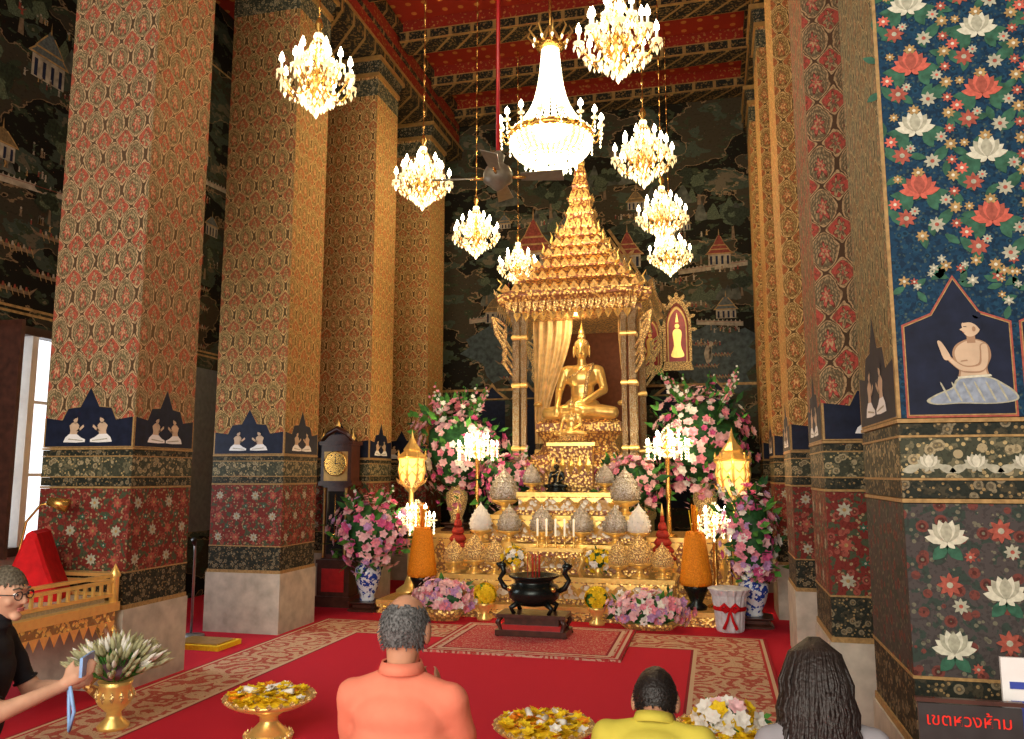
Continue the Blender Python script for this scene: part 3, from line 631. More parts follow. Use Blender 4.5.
# ---------------------------------------------------------------- voxel bodies
def remesh(parts,voxel,smooth=3):
    me=bpy.data.meshes.new('tmp'); me.from_pydata(parts.v,[],parts.f); me.update()
    o=bpy.data.objects.new('tmp',me); sc.collection.objects.link(o)
    r=o.modifiers.new('r','REMESH'); r.mode='VOXEL'; r.voxel_size=voxel; r.use_smooth_shade=True
    s=o.modifiers.new('s','SMOOTH'); s.factor=.6; s.iterations=smooth
    dg=bpy.context.evaluated_depsgraph_get(); e=o.evaluated_get(dg); m=e.to_mesh()
    vs=[tuple(v.co) for v in m.vertices]; fs=[tuple(p.vertices) for p in m.polygons]
    e.to_mesh_clear(); bpy.data.objects.remove(o); bpy.data.meshes.remove(me)
    return vs,fs
def buddha(mb,m=None,voxel=.012):
    m=m or GOLD; P=MB(); c=lambda a,ra,b,rb:P.cap(a,ra,b,rb,m)
    P.sph((0,.02,.13),(.20,.15,.12),m); P.sph((0,.03,.3),(.125,.095,.16),m); P.sph((0,.02,.43),(.175,.10,.13),m)
    c((-.15,.02,.5),.055,(.15,.02,.5),.055); c((0,.02,.5),.05,(0,.0,.6),.045)
    for s in (-1,1):
        c((s*.13,-.02,.09),.085,(s*.34,-.16,.07),.06); c((s*.34,-.16,.07),.06,(-s*.05,-.25,.07+.03*(s>0)),.042)
        c((-s*.05,-.25,.08),.04,(-s*.14,-.24,.09),.025)
    c((-.18,.02,.49),.055,(-.235,-.02,.3),.042); c((-.235,-.02,.3),.042,(-.22,-.2,.17),.03)
    c((-.22,-.2,.17),.03,(-.22,-.26,.1),.026)
    for i in range(4): c((-.245+i*.017,-.25,.12),.011,(-.25+i*.017,-.285,.03),.008)
    c((.18,.02,.49),.055,(.235,-.02,.3),.042); c((.235,-.02,.3),.042,(.05,-.19,.17),.03); c((.05,-.19,.165),.028,(-.04,-.22,.16),.018)
    vs,fs=remesh(P,voxel,3); mb.add(vs,fs,m,True)
    def hd(p):
        z=p.z; 
        if z<-.02: k=1-(abs(z)-.02)*2.2; p.x*=max(.5,k); p.y*=max(.7,k+.1)
        if p.y<-.04 and abs(p.x)<.02 and -.035<z<.02: p.y-=.014*(1-abs(p.x)/.02)
        return p
    mb.sph((0,-.005,.70),(.078,.085,.105),m,28,22,hd)
    mb.sph((0,.01,.745),(.08,.082,.07),GOLDF,18,12); mb.sph((0,.01,.83),(.042,.042,.04),GOLDF,12,8)
    mb.lathe([(.03,0),(.034,.03),(.015,.07),(.0,.15)],m,(0,.01,.85),10)
    for s in (-1,1):
        mb.sph((s*.082,.0,.685),(.012,.02,.06),m,8,8); mb.sph((s*.03,-.082,.71),(.017,.008,.006),GOLDD,8,5)
        mb.tube([(s*.012,-.09,.722),(s*.03,-.088,.732),(s*.05,-.075,.722)],.003,GOLDD,4)
    mb.sph((0,-.083,.655),(.022,.01,.007),GOLDD,8,5)
    mb.tube([(.12,-.045,.54),(.08,-.10,.44),(.06,-.10,.34),(.05,-.12,.24),(.04,-.16,.18)],[.022,.02,.02,.02,.018],GOLDF,6)
    mb.tube([(-.15,-.04,.42),(-.06,-.095,.45),(.05,-.09,.53),(.13,-.03,.56)],.010,GOLDF,5)
CX=-1.64
# ---------------------------------------------------------------- throne
mb=MB()
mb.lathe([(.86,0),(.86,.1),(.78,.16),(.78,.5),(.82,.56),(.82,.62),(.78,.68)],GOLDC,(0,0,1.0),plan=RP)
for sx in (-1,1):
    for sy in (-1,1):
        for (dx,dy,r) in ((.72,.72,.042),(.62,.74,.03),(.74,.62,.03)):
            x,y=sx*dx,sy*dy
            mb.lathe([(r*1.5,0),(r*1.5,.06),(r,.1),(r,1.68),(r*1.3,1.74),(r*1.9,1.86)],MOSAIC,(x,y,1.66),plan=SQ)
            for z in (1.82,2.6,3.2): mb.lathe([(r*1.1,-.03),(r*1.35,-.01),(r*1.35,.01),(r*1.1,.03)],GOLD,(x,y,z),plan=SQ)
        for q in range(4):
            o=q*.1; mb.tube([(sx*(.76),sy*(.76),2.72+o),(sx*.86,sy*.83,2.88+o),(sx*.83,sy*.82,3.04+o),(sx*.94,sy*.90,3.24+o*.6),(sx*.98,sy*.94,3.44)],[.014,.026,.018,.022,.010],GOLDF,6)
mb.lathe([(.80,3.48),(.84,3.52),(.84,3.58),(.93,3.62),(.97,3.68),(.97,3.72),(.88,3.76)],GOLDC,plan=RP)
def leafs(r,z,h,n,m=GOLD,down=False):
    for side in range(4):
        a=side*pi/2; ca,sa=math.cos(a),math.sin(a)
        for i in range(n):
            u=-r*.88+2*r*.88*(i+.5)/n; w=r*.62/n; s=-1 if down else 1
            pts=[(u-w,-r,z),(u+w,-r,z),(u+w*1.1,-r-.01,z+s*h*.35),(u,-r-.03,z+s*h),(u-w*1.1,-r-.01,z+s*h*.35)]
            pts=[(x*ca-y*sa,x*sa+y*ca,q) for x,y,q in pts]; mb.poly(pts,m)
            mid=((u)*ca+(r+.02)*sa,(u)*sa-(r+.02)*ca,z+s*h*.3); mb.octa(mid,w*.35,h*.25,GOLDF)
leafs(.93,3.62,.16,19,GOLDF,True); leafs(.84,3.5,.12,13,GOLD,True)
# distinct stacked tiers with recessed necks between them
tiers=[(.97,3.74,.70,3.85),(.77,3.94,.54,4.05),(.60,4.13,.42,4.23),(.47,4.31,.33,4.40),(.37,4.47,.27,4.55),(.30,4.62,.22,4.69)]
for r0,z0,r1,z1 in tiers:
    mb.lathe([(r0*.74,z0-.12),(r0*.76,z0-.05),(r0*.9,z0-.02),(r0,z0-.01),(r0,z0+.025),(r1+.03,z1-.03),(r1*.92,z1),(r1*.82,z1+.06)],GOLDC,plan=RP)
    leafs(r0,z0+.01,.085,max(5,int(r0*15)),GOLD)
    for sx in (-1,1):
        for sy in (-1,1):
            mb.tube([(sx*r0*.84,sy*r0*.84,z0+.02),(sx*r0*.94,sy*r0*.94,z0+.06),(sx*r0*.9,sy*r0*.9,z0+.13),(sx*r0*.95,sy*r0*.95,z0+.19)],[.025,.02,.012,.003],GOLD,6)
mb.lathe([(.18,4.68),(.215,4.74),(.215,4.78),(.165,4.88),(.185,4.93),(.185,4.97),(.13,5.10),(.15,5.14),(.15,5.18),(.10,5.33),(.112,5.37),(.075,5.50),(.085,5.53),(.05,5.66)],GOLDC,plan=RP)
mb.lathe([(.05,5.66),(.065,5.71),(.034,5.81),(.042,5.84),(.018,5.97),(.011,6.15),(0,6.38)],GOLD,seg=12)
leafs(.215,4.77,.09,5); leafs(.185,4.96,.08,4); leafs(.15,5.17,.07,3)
mb.lathe([(.60,1.66),(.60,1.74),(.5,1.80),(.45,1.9),(.5,1.98),(.54,2.04),(.54,2.14),(.48,2.19)],GOLDC,plan=RP)
CURT=mat('gold_curtain',(.78,.54,.22),.5,.15,var=.25,scale=12)
mb.box((0,.74,2.6),(1.4,.04,1.9),mat('throne_backcloth',(.20,.07,.03),.7)); 
for s,ww in ((-1,.52),(1,.10)):
    vs=[];fs=[];nu,nv=24,18
    for j in range(nv+1):
        v=j/nv; z=3.5-v*1.6; wd=ww*(1-.70*math.sin(min(1,v*1.1)*pi/2)**2)+.05*(v>.85)
        for i in range(nu+1):
            u=i/nu; x=s*(.60-wd*u); y=-.30+.03*math.sin(u*28)+.1*v; vs.append((x,y,z))
    for j in range(nv):
        for i in range(nu): a=j*(nu+1)+i; fs.append((a,a+1,a+nu+2,a+nu+1))
    mb.add(vs,fs,CURT,True)
    mb.sph((s*.54,-.28,2.4),(.06,.05,.035),GOLD,10,6)
mb.obj('buddha_throne_pavilion',(CX,10.35,0))
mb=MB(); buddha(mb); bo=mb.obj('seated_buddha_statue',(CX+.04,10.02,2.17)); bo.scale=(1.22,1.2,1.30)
mb=MB(); buddha(mb,m=GOLD,voxel=.02); mb.lathe([(.36,-.12),(.36,-.06),(.3,-.02),(.34,.03)],GOLDC,seg=20); o=mb.obj('small_buddha_statue',(CX,9.45,1.95)); o.scale=(.5,.5,.5)
mb=MB(); buddha(mb,m=BLACKB,voxel=.02); mb.lathe([(.36,-.12),(.36,-.06),(.3,-.02),(.34,.03)],BLACKB,seg=20); o=mb.obj('small_bronze_buddha_statue',(CX-.16,9.32,1.345)); o.scale=(.36,.36,.36)
# ---------------------------------------------------------------- altar, one object per tier
def tier(x0,x1,y0,y1,z0,z1,m=WHITEG,ft=GOLD):
    mb=MB(); cx,cy=(x0+x1)/2,(y0+y1)/2; w,d,h=x1-x0,y1-y0,z1-z0
    mb.box((0,0,h*.5),(w-.04,d-.04,h),m)
    mb.box((0,0,h*.1),(w,d,h*.2),GOLDC); mb.box((0,0,h-.025),(w+.02,d,.05),ft); mb.box((0,0,h-.065),(w,d,.03),GOLDC)
    n=int(w/.18)
    for i in range(n):
        x=-w/2+w*(i+.5)/n; mb.octa((x,-d/2+.02,h*.5),.05,h*.22,GOLD)
        mb.poly([(x-.08,-d/2-.003,h-.06),(x+.08,-d/2-.003,h-.06),(x,-d/2-.006,h-.06-h*.25)][::-1],GOLD)
    mb.obj('altar_tier',(cx,cy,z0))
tier(-3.65,.15,8.42,11.2,0,.14,GOLDC)
tier(-3.0,-.44,8.6,9.30,.14,.42); tier(-2.72,-.72,8.84,9.30,.42,.74); tier(-2.55,-.85,9.07,9.32,.74,1.04)
tier(-2.62,-.78,9.32,11.0,.14,1.0,GOLDC); tier(-2.24,-1.04,9.13,9.42,1.045,1.30)
tier(-3.6,-2.64,9.3,10.4,.14,.8,GOLDC); tier(-.76,.16,9.3,10.4,.14,.8,GOLDC)
mb=MB(); mb.box((0,0,.24),(.5,.16,.48),GOLDC); mb.box((0,0,.5),(.58,.2,.04),GOLD)
for i in range(5): mb.octa((-.2+i*.1,-.09,.25),.04,.12,GOLD)
mb.obj('gilded_statue_pedestal',(CX,9.46,1.36))
def altar_table(x,y,z,w,d,h):
    mb=MB(); mb.box((0,0,h-.02),(w,d,.04),GOLD); mb.box((0,0,h-.07),(w*.94,d*.94,.06),GOLDC)
    for sx in(-1,1):
        for sy in(-1,1): mb.tube([(sx*w*.44,sy*d*.42,h-.06),(sx*w*.5,sy*d*.48,h*.6),(sx*w*.42,sy*d*.4,h*.25),(sx*w*.48,sy*d*.46,0)],[.03,.028,.02,.026],GOLD,7)
    for i in range(7): mb.octa((-w*.4+w*.8*i/6,-d*.47,h-.13),.03,.05,GOLDF)
    return mb.obj('gilded_altar_table',(x,y,z))
altar_table(CX-.06,8.71,.42,.62,.2,.3)
# ---------------------------------------------------------------- offerings
def phum(m,h=.35,r=.11,kind='egg'):
    mb=MB()
    mb.lathe([(r*.75,0),(r*.7,.02),(r*.25,.05),(r*.22,.09),(r*.8,.13),(r*.95,.15),(r*.9,.16)],GOLD,seg=18)
    if kind=='egg':
        mb.lathe([(r*.8,.15),(r,.15+h*.18),(r*.98,.15+h*.35),(r*.75,.15+h*.6),(r*.4,.15+h*.82),(r*.12,.15+h*.95),(0,.15+h*1.08)],m,seg=20)
        for row,(rr,zz) in enumerate([(.96,.1),(1.02,.26),(.95,.42),(.78,.58),(.55,.74)]):
            for k in range(12): a=2*pi*(k+.5*row)/12; mb.octa((r*rr*math.cos(a),r*rr*math.sin(a),.15+h*zz),.012,.018,m)
    else:
        n=6
        for i in range(n):
            rr=r*(1-i/n)*1.05; z=.15+h*i/n; mb.lathe([(rr*.85,z),(rr*1.08,z+h*.05),(rr*1.0,z+h*.1),(rr*.7,z+h/n)],m,seg=18)
        mb.lathe([(r*.15,.15+h*.98),(r*.1,.15+h*1.1),(0,.15+h*1.25)],GOLD,seg=8)
    return mb
def put(name,proto,plist):
    o=None
    for i,(x,y,z,s) in enumerate(plist):
        if o is None: o=proto.obj(name,(x,y,z)); o.scale=(s,s,s)
        else: dup(o,(x,y,z),scale=(s,s,s))
put('silver_offering_cone',phum(SILV,.34,.16),[(-2.40,9.19,1.04,1.08),(-.99,9.19,1.04,1.08),(-2.28,8.95,.74,.85),(-1.90,8.95,.74,.85),(-1.46,8.95,.74,.85),(-1.08,8.95,.74,.85),(-2.08,9.22,1.30,.66),(-1.22,9.22,1.30,.66)])
put('white_offering_cone',phum(WHITEP,.36,.15),[(-2.62,8.96,.74,.85),(-.82,8.96,.74,.85)])
put('gold_offering_urn',phum(GOLDF,.3,.14),[(-2.62,8.72,.42,.95),(-2.38,8.70,.42,.85),(-1.02,8.70,.42,.85),(-.80,8.72,.42,1.0),(-2.86,8.72,.42,.8),(-.56,8.72,.42,.8)])
put('maroon_tiered_offering',phum(MAROON,.5,.13,'t'),[(-2.90,8.98,.42,1.0),(-.57,8.98,.42,1.0)])
def flower(mb,c,n,r,m,pet=6):
    n=Vector(n).normalized(); x=n.orthogonal().normalized(); y=n.cross(x); c=Vector(c); vs=[];fs=[]
    for ly,(rr,up,off) in enumerate(((1,.25,0),(.62,.5,.5))):
        for i in range(pet):
            a=2*pi*(i+off)/pet; d=x*math.cos(a)+y*math.sin(a); s=n.cross(d)
            o=len(vs); vs+= [c,c+(d*.6+s*.38+n*up*.7)*r*rr,c+(d*1.0+n*up*1.1)*r*rr,c+(d*.6-s*.38+n*up*.7)*r*rr]; fs.append((o,o+1,o+2,o+3))
    mb.add(vs,fs,m)
def orange():
    mb=MB(); mb.lathe([(.1,0),(.11,.03),(.06,.07),(.1,.16),(.13,.22),(.12,.25)],BLACKB,seg=18)
    mb.lathe([(.15,.24),(.165,.28),(.155,.36),(.13,.55),(.105,.72),(.085,.78)],ORG,seg=22)
    for k in range(150):
        z=R.uniform(.26,.76); a=R.uniform(0,6.28); r=.165-.075*(z-.26)/.5
        flower(mb,(r*math.cos(a)*.97,r*math.sin(a)*.97,z),(math.cos(a),math.sin(a),.1),.028,ORG,5)
    for k in range(26):
        a=R.uniform(0,6.28); r=R.uniform(0,.06); h=R.uniform(.2,.30); mb.tube([(r*math.cos(a)*.6,r*math.sin(a)*.6,.76),(r*1.2*math.cos(a),r*1.2*math.sin(a),.76+h)],.005,ORG if k%3 else YEL,4)
    return mb
put('marigold_garland_cone',orange(),[(-3.2,8.62,.14,1.0),(-.22,8.62,.14,1.0)])
def bouquet(mb,c,rad,n,mats,r=.05,leaf=.35,spikes=0,low=-1):
    c=Vector(c); sd=R.uniform(0,50)
    lump=lambda d:1+.38*noise.noise(Vector((d.x*2.1+sd,d.y*2.1,d.z*2.1)))
    mb.sph(c,tuple(a*.72 for a in rad),GREEN2,16,12,lambda p:p*lump(p.normalized() if p.length>0 else p))
    for i in range(n):
        z=R.uniform(low,1); a=R.uniform(0,6.28); q=math.sqrt(1-z*z); d=Vector((q*math.cos(a),q*math.sin(a),z)); k=R.uniform(.78,1.08)*lump(d)
        p=c+Vector((d.x*rad[0]*k,d.y*rad[1]*k,d.z*rad[2]*k))
        if R.random()<leaf:
            s=Vector((R.uniform(-1,1),R.uniform(-1,1),R.uniform(-.3,1))).normalized(); l=R.uniform(.08,.18)*min(1,rad[2]/.3+.2); e=p+(d*.7+s*.6)*l; w=d.cross(s)
            w=(w.normalized() if w.length>1e-3 else Vector((1,0,0)))*l*.22; mid=(p+e)/2
            mb.add([p,mid+w,e,mid-w],[(0,1,2,3)],R.choice([GREEN,GREEN,GREEN2]))
        else: flower(mb,p,d+Vector((0,-.35,.15)),r*R.uniform(.7,1.3),R.choice(mats),R.choice([5,6,7]))
    for i in range(spikes):
        a=R.uniform(0,6.28); d=Vector((math.cos(a)*.6,math.sin(a)*.4-.1,1)).normalized(); l=rad[2]*R.uniform(1.15,1.5)
        p0=c; p1=c+d*l; mb.tube([p0,(p0+p1)/2,p1],.005,GREEN,4)
        for q in range(6): flower(mb,c+d*l*(.7+.06*q)+Vector((R.uniform(-.02,.02),R.uniform(-.02,.02),0)),Vector((R.uniform(-1,1),-1,.3)),r*(.8-.1*q),R.choice([WHITEP,mats[0],GREEN]))
def vase(mb,z0,h,r,m=None):
    m=m or PORC
    mb.lathe([(r*.55,0),(r*.6,h*.05),(r*.5,h*.12),(r*.8,h*.35),(r,h*.62),(r*.95,h*.78),(r*.55,h*.88),(r*.5,h*.93),(r*.7,h)],m,(0,0,z0),seg=24)
def arrangement(name,loc,vh,vr,rad,n,mats,r=.05,spikes=0,base=0,vm=None):
    mb=MB(); 
    if base: mb.lathe([(vr*1.2,0),(vr*1.2,base*.2),(vr*.9,base*.4),(vr*.9,base*.7),(vr*1.2,base*.9),(vr*1.2,base)],WOOD if base<.2 else GOLDC,plan=RP)
    vase(mb,base,vh,vr,vm); bouquet(mb,(0,0,base+vh+rad[2]*.72),rad,n,mats,r,.38,spikes); return mb.obj(name,loc)
P1=[PINK,PINKL,PINK,PINKL,PINKL,MAG,WHITEP]
arrangement('flower_vase_arrangement',(-3.83,8.58,0),.46,.15,(.42,.34,.40),420,[PINK,PINKL,LILAC,PINKL,MAG],.05,6,.1)
arrangement('flower_vase_arrangement',(.34,8.62,0),.40,.15,(.25,.25,.50),360,[PINKL,LILAC,PINK,WHITEP,MAG],.05,3,.1)
arrangement('tall_flower_arrangement',(-3.2,9.85,.8),.48,.14,(.56,.36,.62),640,P1,.052,20,.1,GOLDF)
arrangement('tall_flower_arrangement',(-.12,9.85,.8),.50,.14,(.54,.34,.68),680,P1,.052,18,.1,GOLDF)
arrangement('pink_flower_arrangement',(-2.42,9.55,1.0),.14,.1,(.38,.18,.36),300,[PINKL,PINK,PINKL,MAG],.045,2,.0,GOLDF)
arrangement('pink_flower_arrangement',(-.94,9.55,1.0),.14,.1,(.38,.18,.34),300,[PINKL,PINK,PINKL,MAG],.045,2,.0,GOLDF)
def basket(name,loc,rad,n,mats,h=.1):
    mb=MB(); mb.lathe([(rad[0]*.6,0),(rad[0]*.8,h)],GOLDC,seg=20,sy=rad[1]/rad[0]); bouquet(mb,(0,0,h+rad[2]*.6),rad,n,mats,.042,.10,0,-.5); mb.obj(name,loc)
basket('lilac_flower_basket',(-2.82,8.2,.0),(.31,.16,.18),260,[LILAC,PINKL,PINKL,PINK,PINKL,WHITEP],.12)
basket('lilac_flower_basket',(-.68,8.2,.0),(.38,.16,.18),300,[LILAC,PINKL,PINKL,PINK,PINKL,WHITEP],.06)
def yball(loc,s=1):
    mb=MB(); mb.lathe([(.07,0),(.075,.02),(.03,.05),(.08,.13),(.09,.16)],GOLD,seg=16); mb.sph((0,0,.23),(.1,.1,.1),GREEN,10,7)
    for i in range(70):
        z=R.uniform(-.6,1); a=R.uniform(0,6.28); q=math.sqrt(1-z*z); d=(q*math.cos(a),q*math.sin(a),z); flower(mb,(d[0]*.1,d[1]*.1,.23+d[2]*.1),d,.04,YEL)
    o=mb.obj('yellow_flower_posy',loc); o.scale=(s,s,s)
for p in [(-2.38,8.3,0),(-1.20,8.3,0)]: yball(p,1.1)
def wposy(loc):
    mb=MB(); mb.lathe([(.06,0),(.03,.04),(.08,.1)],GOLD,seg=14); bouquet(mb,(0,0,.18),(.13,.1,.11),90,[WHITEP,YEL,WHITEP,YEL],.035,.15); mb.obj('white_flower_posy',loc)
for p in [(-2.16,8.70,.42),(-1.24,8.71,.42)]: wposy(p)
LG=mat('lamp_glow',(1,.55,.15),.4,0,es=1.5,ecol=(1,.55,.16))
def lotuslamp():
    mb=MB(); mb.lathe([(.16,0),(.16,.04),(.07,.1),(.035,.2),(.035,.7),(.06,.75),(.03,.8),(.03,1.15),(.08,1.2)],GOLD,seg=16)
    mb.lathe([(.05,1.2),(.13,1.3),(.150,1.42),(.135,1.52),(.16,1.55)],LG,seg=8,smooth=False)
    mb.lathe([(.18,1.55),(.19,1.57),(.1,1.64),(.11,1.66),(.05,1.74),(.02,1.8),(0,1.9)],GOLD,seg=8,smooth=False)
    for k in range(8):
        a=2*pi*k/8; ca,sa=math.cos(a),math.sin(a)
        mb.tube([(.055*ca,.055*sa,1.2),(.14*ca,.14*sa,1.3),(.165*ca,.165*sa,1.42),(.15*ca,.15*sa,1.52),(.18*ca,.18*sa,1.56)],.014,GOLD,5)
        a2=a+2*pi/8; mb.tube([(.15*ca,.15*sa,1.34),(.165*math.cos(a+pi/8),.165*math.sin(a+pi/8),1.40),(.15*math.cos(a2),.15*math.sin(a2),1.34)],.007,GOLD,4); mb.tube([(.15*ca,.15*sa,1.50),(.165*math.cos(a+pi/8),.165*math.sin(a+pi/8),1.44),(.15*math.cos(a2),.15*math.sin(a2),1.50)],.007,GOLD,4)
        mb.poly([(.05*math.cos(a-.35),.05*math.sin(a-.35),1.19),(.05*math.cos(a+.35),.05*math.sin(a+.35),1.19),(.17*math.cos(a+.25),.17*math.sin(a+.25),1.27),(.2*ca,.2*sa,1.33),(.17*math.cos(a-.25),.17*math.sin(a-.25),1.27)],GOLDF)
        mb.octa((.17*ca,.17*sa,1.60),.015,.05,GOLD)
    return mb
put('gilded_lotus_lamp',lotuslamp(),[(-3.48,8.98,.14,1.0),(.19,8.98,.0,1.06)])
def candelabra(h,n=6,rr=.2):
    mb=MB(); mb.lathe([(.09,0),(.09,.02),(.03,.05),(.02,h*.4),(.035,h*.5),(.02,h*.6),(.03,h*.9),(.06,h),(.03,h+.03),(.015,h+.12),(.03,h+.15),(0,h+.2)],BRASS,seg=12)
    for ring,(rr_,zz,nn) in enumerate(((rr,h,n),(rr*.55,h+.09,5))):
        for k in range(nn):
            a=2*pi*k/nn+.2+ring; ca,sa=math.cos(a),math.sin(a)
            pts=[(rr_*u*ca,rr_*u*sa,zz-.06*math.sin(u*pi)) for u in (0,.25,.5,.75,1)]; mb.tube(pts,.008,CRY,5); x,y,z=pts[-1]
            mb.lathe([(.005,-.01),(.04,0),(.04,.008),(.009,.012),(.009,.03)],CRY,(x,y,z),8); mb.lathe([(.002,.03),(.017,.05),(.001,.10)],BULB,(x,y,z),7)
            for q in range(4): mb.octa((x,y,z-.03-.035*q),.014,.02,CRYW)
            for q in range(1,6):
                u=q/6; mb.octa((x*(1-u),y*(1-u),z-.03-.10*u),.012,.02,CRY if q%2 else CRYW); mb.octa((x*(1-u),y*(1-u),z+.01+.14*u),.008,.014,CRY)
    return mb
put('crystal_candelabra',candelabra(1.02,9,.24),[(-2.80,9.42,.80,1.0),(-.52,9.42,.80,1.0)])
put('small_crystal_candelabra',candelabra(.8,7,.19),[(-3.34,8.80,.14,1.05),(-.02,8.78,.14,1.05)])
mb=MB()
for i in range(5):
    x=-.2+i*.1; mb.lathe([(.03,0),(.012,.02),(.012,.1),(.03,.12)],GOLD,(x,0,0),10); mb.lathe([(.011,.12),(.011,.3),(0,.31)],CANDLE,(x,0,0),8)
mb.obj('altar_candle_row',(CX-.06,8.71,.72))
mb=MB(); CL=mat('white_wrap_cloth',(.62,.64,.68),.7,bump=.3)
pl=[(math.cos(2*pi*i/48)*(1+.04*math.sin(i*2.2)),math.sin(2*pi*i/48)*(1+.04*math.sin(i*2.2))) for i in range(48)]
mb.lathe([(.14,0),(.15,.02),(.165,.2),(.19,.34),(.23,.4),(.2,.41)],CL,plan=pl); mb.lathe([(.172,.2),(.18,.21),(.18,.23),(.175,.24)],REDC,seg=30)
for s in (-1,1):
    mb.tube([(0,-.175,.22),(s*.06,-.19,.27),(s*.10,-.19,.24),(s*.05,-.185,.2),(0,-.18,.22)],[.012,.02,.022,.016,.01],REDC,6)
    mb.tube([(0,-.175,.22),(s*.03,-.185,.12),(s*.07,-.19,.04)],[.012,.016,.02],REDC,6)
o=mb.obj('ribboned_offering_bucket',(.10,8.3,.0)); o.scale=(.88,.88,1)
# incense burner on stand
mb=MB()
mb.box((0,0,.03),(.66,.34,.05),WOOD); mb.box((0,0,.075),(.56,.28,.05),REDW); mb.box((0,0,.13),(.50,.24,.08),WOOD); mb.box((0,0,.18),(.64,.32,.03),WOOD)
for sx in(-1,1):
    for sy in(-1,1):
        mb.tube([(sx*.28,sy*.13,.17),(sx*.31,sy*.15,.12),(sx*.28,sy*.13,.05),(sx*.32,sy*.16,.0)],[.025,.025,.018,.024],WOOD,7)
        mb.tube([(sx*.12,sy*.1,.30),(sx*.19,sy*.13,.25),(sx*.16,sy*.12,.195)],[.03,.024,.02],BLACKB,8)
mb.lathe([(.05,.25),(.16,.27),(.23,.33),(.245,.39),(.22,.44),(.18,.46),(.18,.49),(.235,.52),(.24,.535),(.215,.535),(.17,.50),(0,.49)],BLACKB,seg=32)
for sx in(-1,1):
    mb.tube([(sx*.21,0,.38),(sx*.29,0,.42),(sx*.33,0,.49),(sx*.29,0,.55),(sx*.30,0,.60),(sx*.36,0,.63)],[.022,.026,.022,.024,.03,.012],BLACKB,8)
    mb.sph((sx*.31,0,.615),(.045,.03,.035),BLACKB,10,7); mb.tube([(sx*.31,0,.63),(sx*.27,0,.69)],[.012,.002],BLACKB,5); mb.sph((sx*.2,-.12,.42),(.03,.02,.03),BRASS,8,6)
for i in range(9): a=R.uniform(0,6.28); r=R.uniform(.02,.09); mb.tube([(r*math.cos(a),r*math.sin(a),.49),(r*1.1*math.cos(a),r*1.1*math.sin(a),.72)],.003,REDC,4)
mb.obj('bronze_incense_burner',(-1.66,7.45,.044))
def talum(kind=0):
    mb=MB()
    mb.lathe([(.13,0),(.135,.02),(.10,.05),(.05,.10),(.05,.13),(.11,.17),(.19,.19),(.24,.215),(.245,.235),(.225,.225),(.18,.205),(0,.2)],GOLD,seg=32)
    for k in range(24):
        a=2*pi*k/24; mb.octa((.243*math.cos(a),.243*math.sin(a),.235),.022,.018,GOLDF); mb.octa((.13*math.cos(a),.13*math.sin(a),.03),.012,.02,GOLDF)
    mb.sph((0,0,.215),(.2,.2,.035),YEL,20,8)
    for i in range(150):
        a=R.uniform(0,6.28); r=.21*math.sqrt(R.random()); flower(mb,(r*math.cos(a),r*math.sin(a),.225+.03*R.random()+.02*(1-r/.21)),(R.uniform(-.5,.5),R.uniform(-.5,.5),1),.035,R.choice([YEL,YEL,YEL,WHITEP,YEL,YEL,YEL,ORG]))
    for i in range(3): 
        a=R.uniform(0,6.28); x,y=.08*math.cos(a),.08*math.sin(a); mb.tube([(x,y,.26),(x+.07*math.cos(a*3),y+.07*math.sin(a*3),.275)],.016,WHITEP,7)
    return mb
talum().obj('gold_offering_tray',(-2.48,4.25,.024)); talum().obj('gold_offering_tray',(-.87,4.12,.024))
mb=talum(); 
bouquet(mb,(0,0,.28),(.15,.15,.08),110,[WHITEP,PINKL,YEL,YEL,WHITEP],.04,.08); mb.obj('flower_offering_tray',(.02,4.3,.024))
mb=MB(); BUD=mat('pale_lotus_bud',(.46,.46,.26),.6,var=.3,scale=30)
mb.lathe([(.085,0),(.09,.02),(.045,.06),(.04,.09),(.09,.14),(.105,.19),(.085,.24),(.10,.27)],GOLD,seg=26)
for k in range(12): a=2*pi*k/12; mb.octa((.1*math.cos(a),.1*math.sin(a),.19),.02,.035,GOLDF)
for i in range(230):
    a=R.uniform(0,6.28); t_=math.sqrt(R.random()); el=t_*1.15; l=.31+.05*R.random()
    d=Vector((math.sin(el)*math.cos(a),math.sin(el)*math.sin(a)*.9,math.cos(el)*.85)); p0=Vector((0,0,.25)); p1=p0+d*l
    mb.tube([p0,p0+d*l*.7],.004,GREEN,4)
    mb.tube([p0+d*l*.70,p0+d*l*.80,p0+d*l*.92,p1+d*.01],[.005,.014,.011,.001],BUD if i%4 else WHITEP,6)
mb.sph((0,0,.33),(.13,.13,.06),mat('banana_leaf_wrap',(.20,.10,.13),.5),14,8)
mb.obj('lotus_bud_bouquet',(-3.48,4.22,.024))
# ---------------------------------------------------------------- grandfather clock
mb=MB(); DIAL=mat('clock_dial',(.62,.58,.46),.3); GLASS=mat('clock_glass',(.03,.03,.03),.05,.3)
mb.box((0,0,.06),(.44,.27,.12),WOOD); mb.box((0,0,.3),(.40,.24,.38),WOOD); mb.box((0,-.122,.3),(.28,.01,.26),REDW); mb.box((0,0,.51),(.43,.26,.04),WOOD)
mb.box((0,0,.95),(.32,.2,.86),WOOD); mb.box((0,-.102,.95),(.2,.01,.72),GLASS)
for s in(-1,1): mb.lathe([(.02,0),(.014,.03),(.014,.75),(.02,.8)],GOLDD,(s*.135,-.11,.55),8)
mb.lathe([(.055,0),(.06,.01),(0,.015)],BRASS,(0,-.1,.75),16); mb.sph((0,-.112,.78),(.05,.008,.05),BRASS,16,8); mb.tube([(0,-.11,.8),(0,-.11,1.28)],.005,BRASS,5)
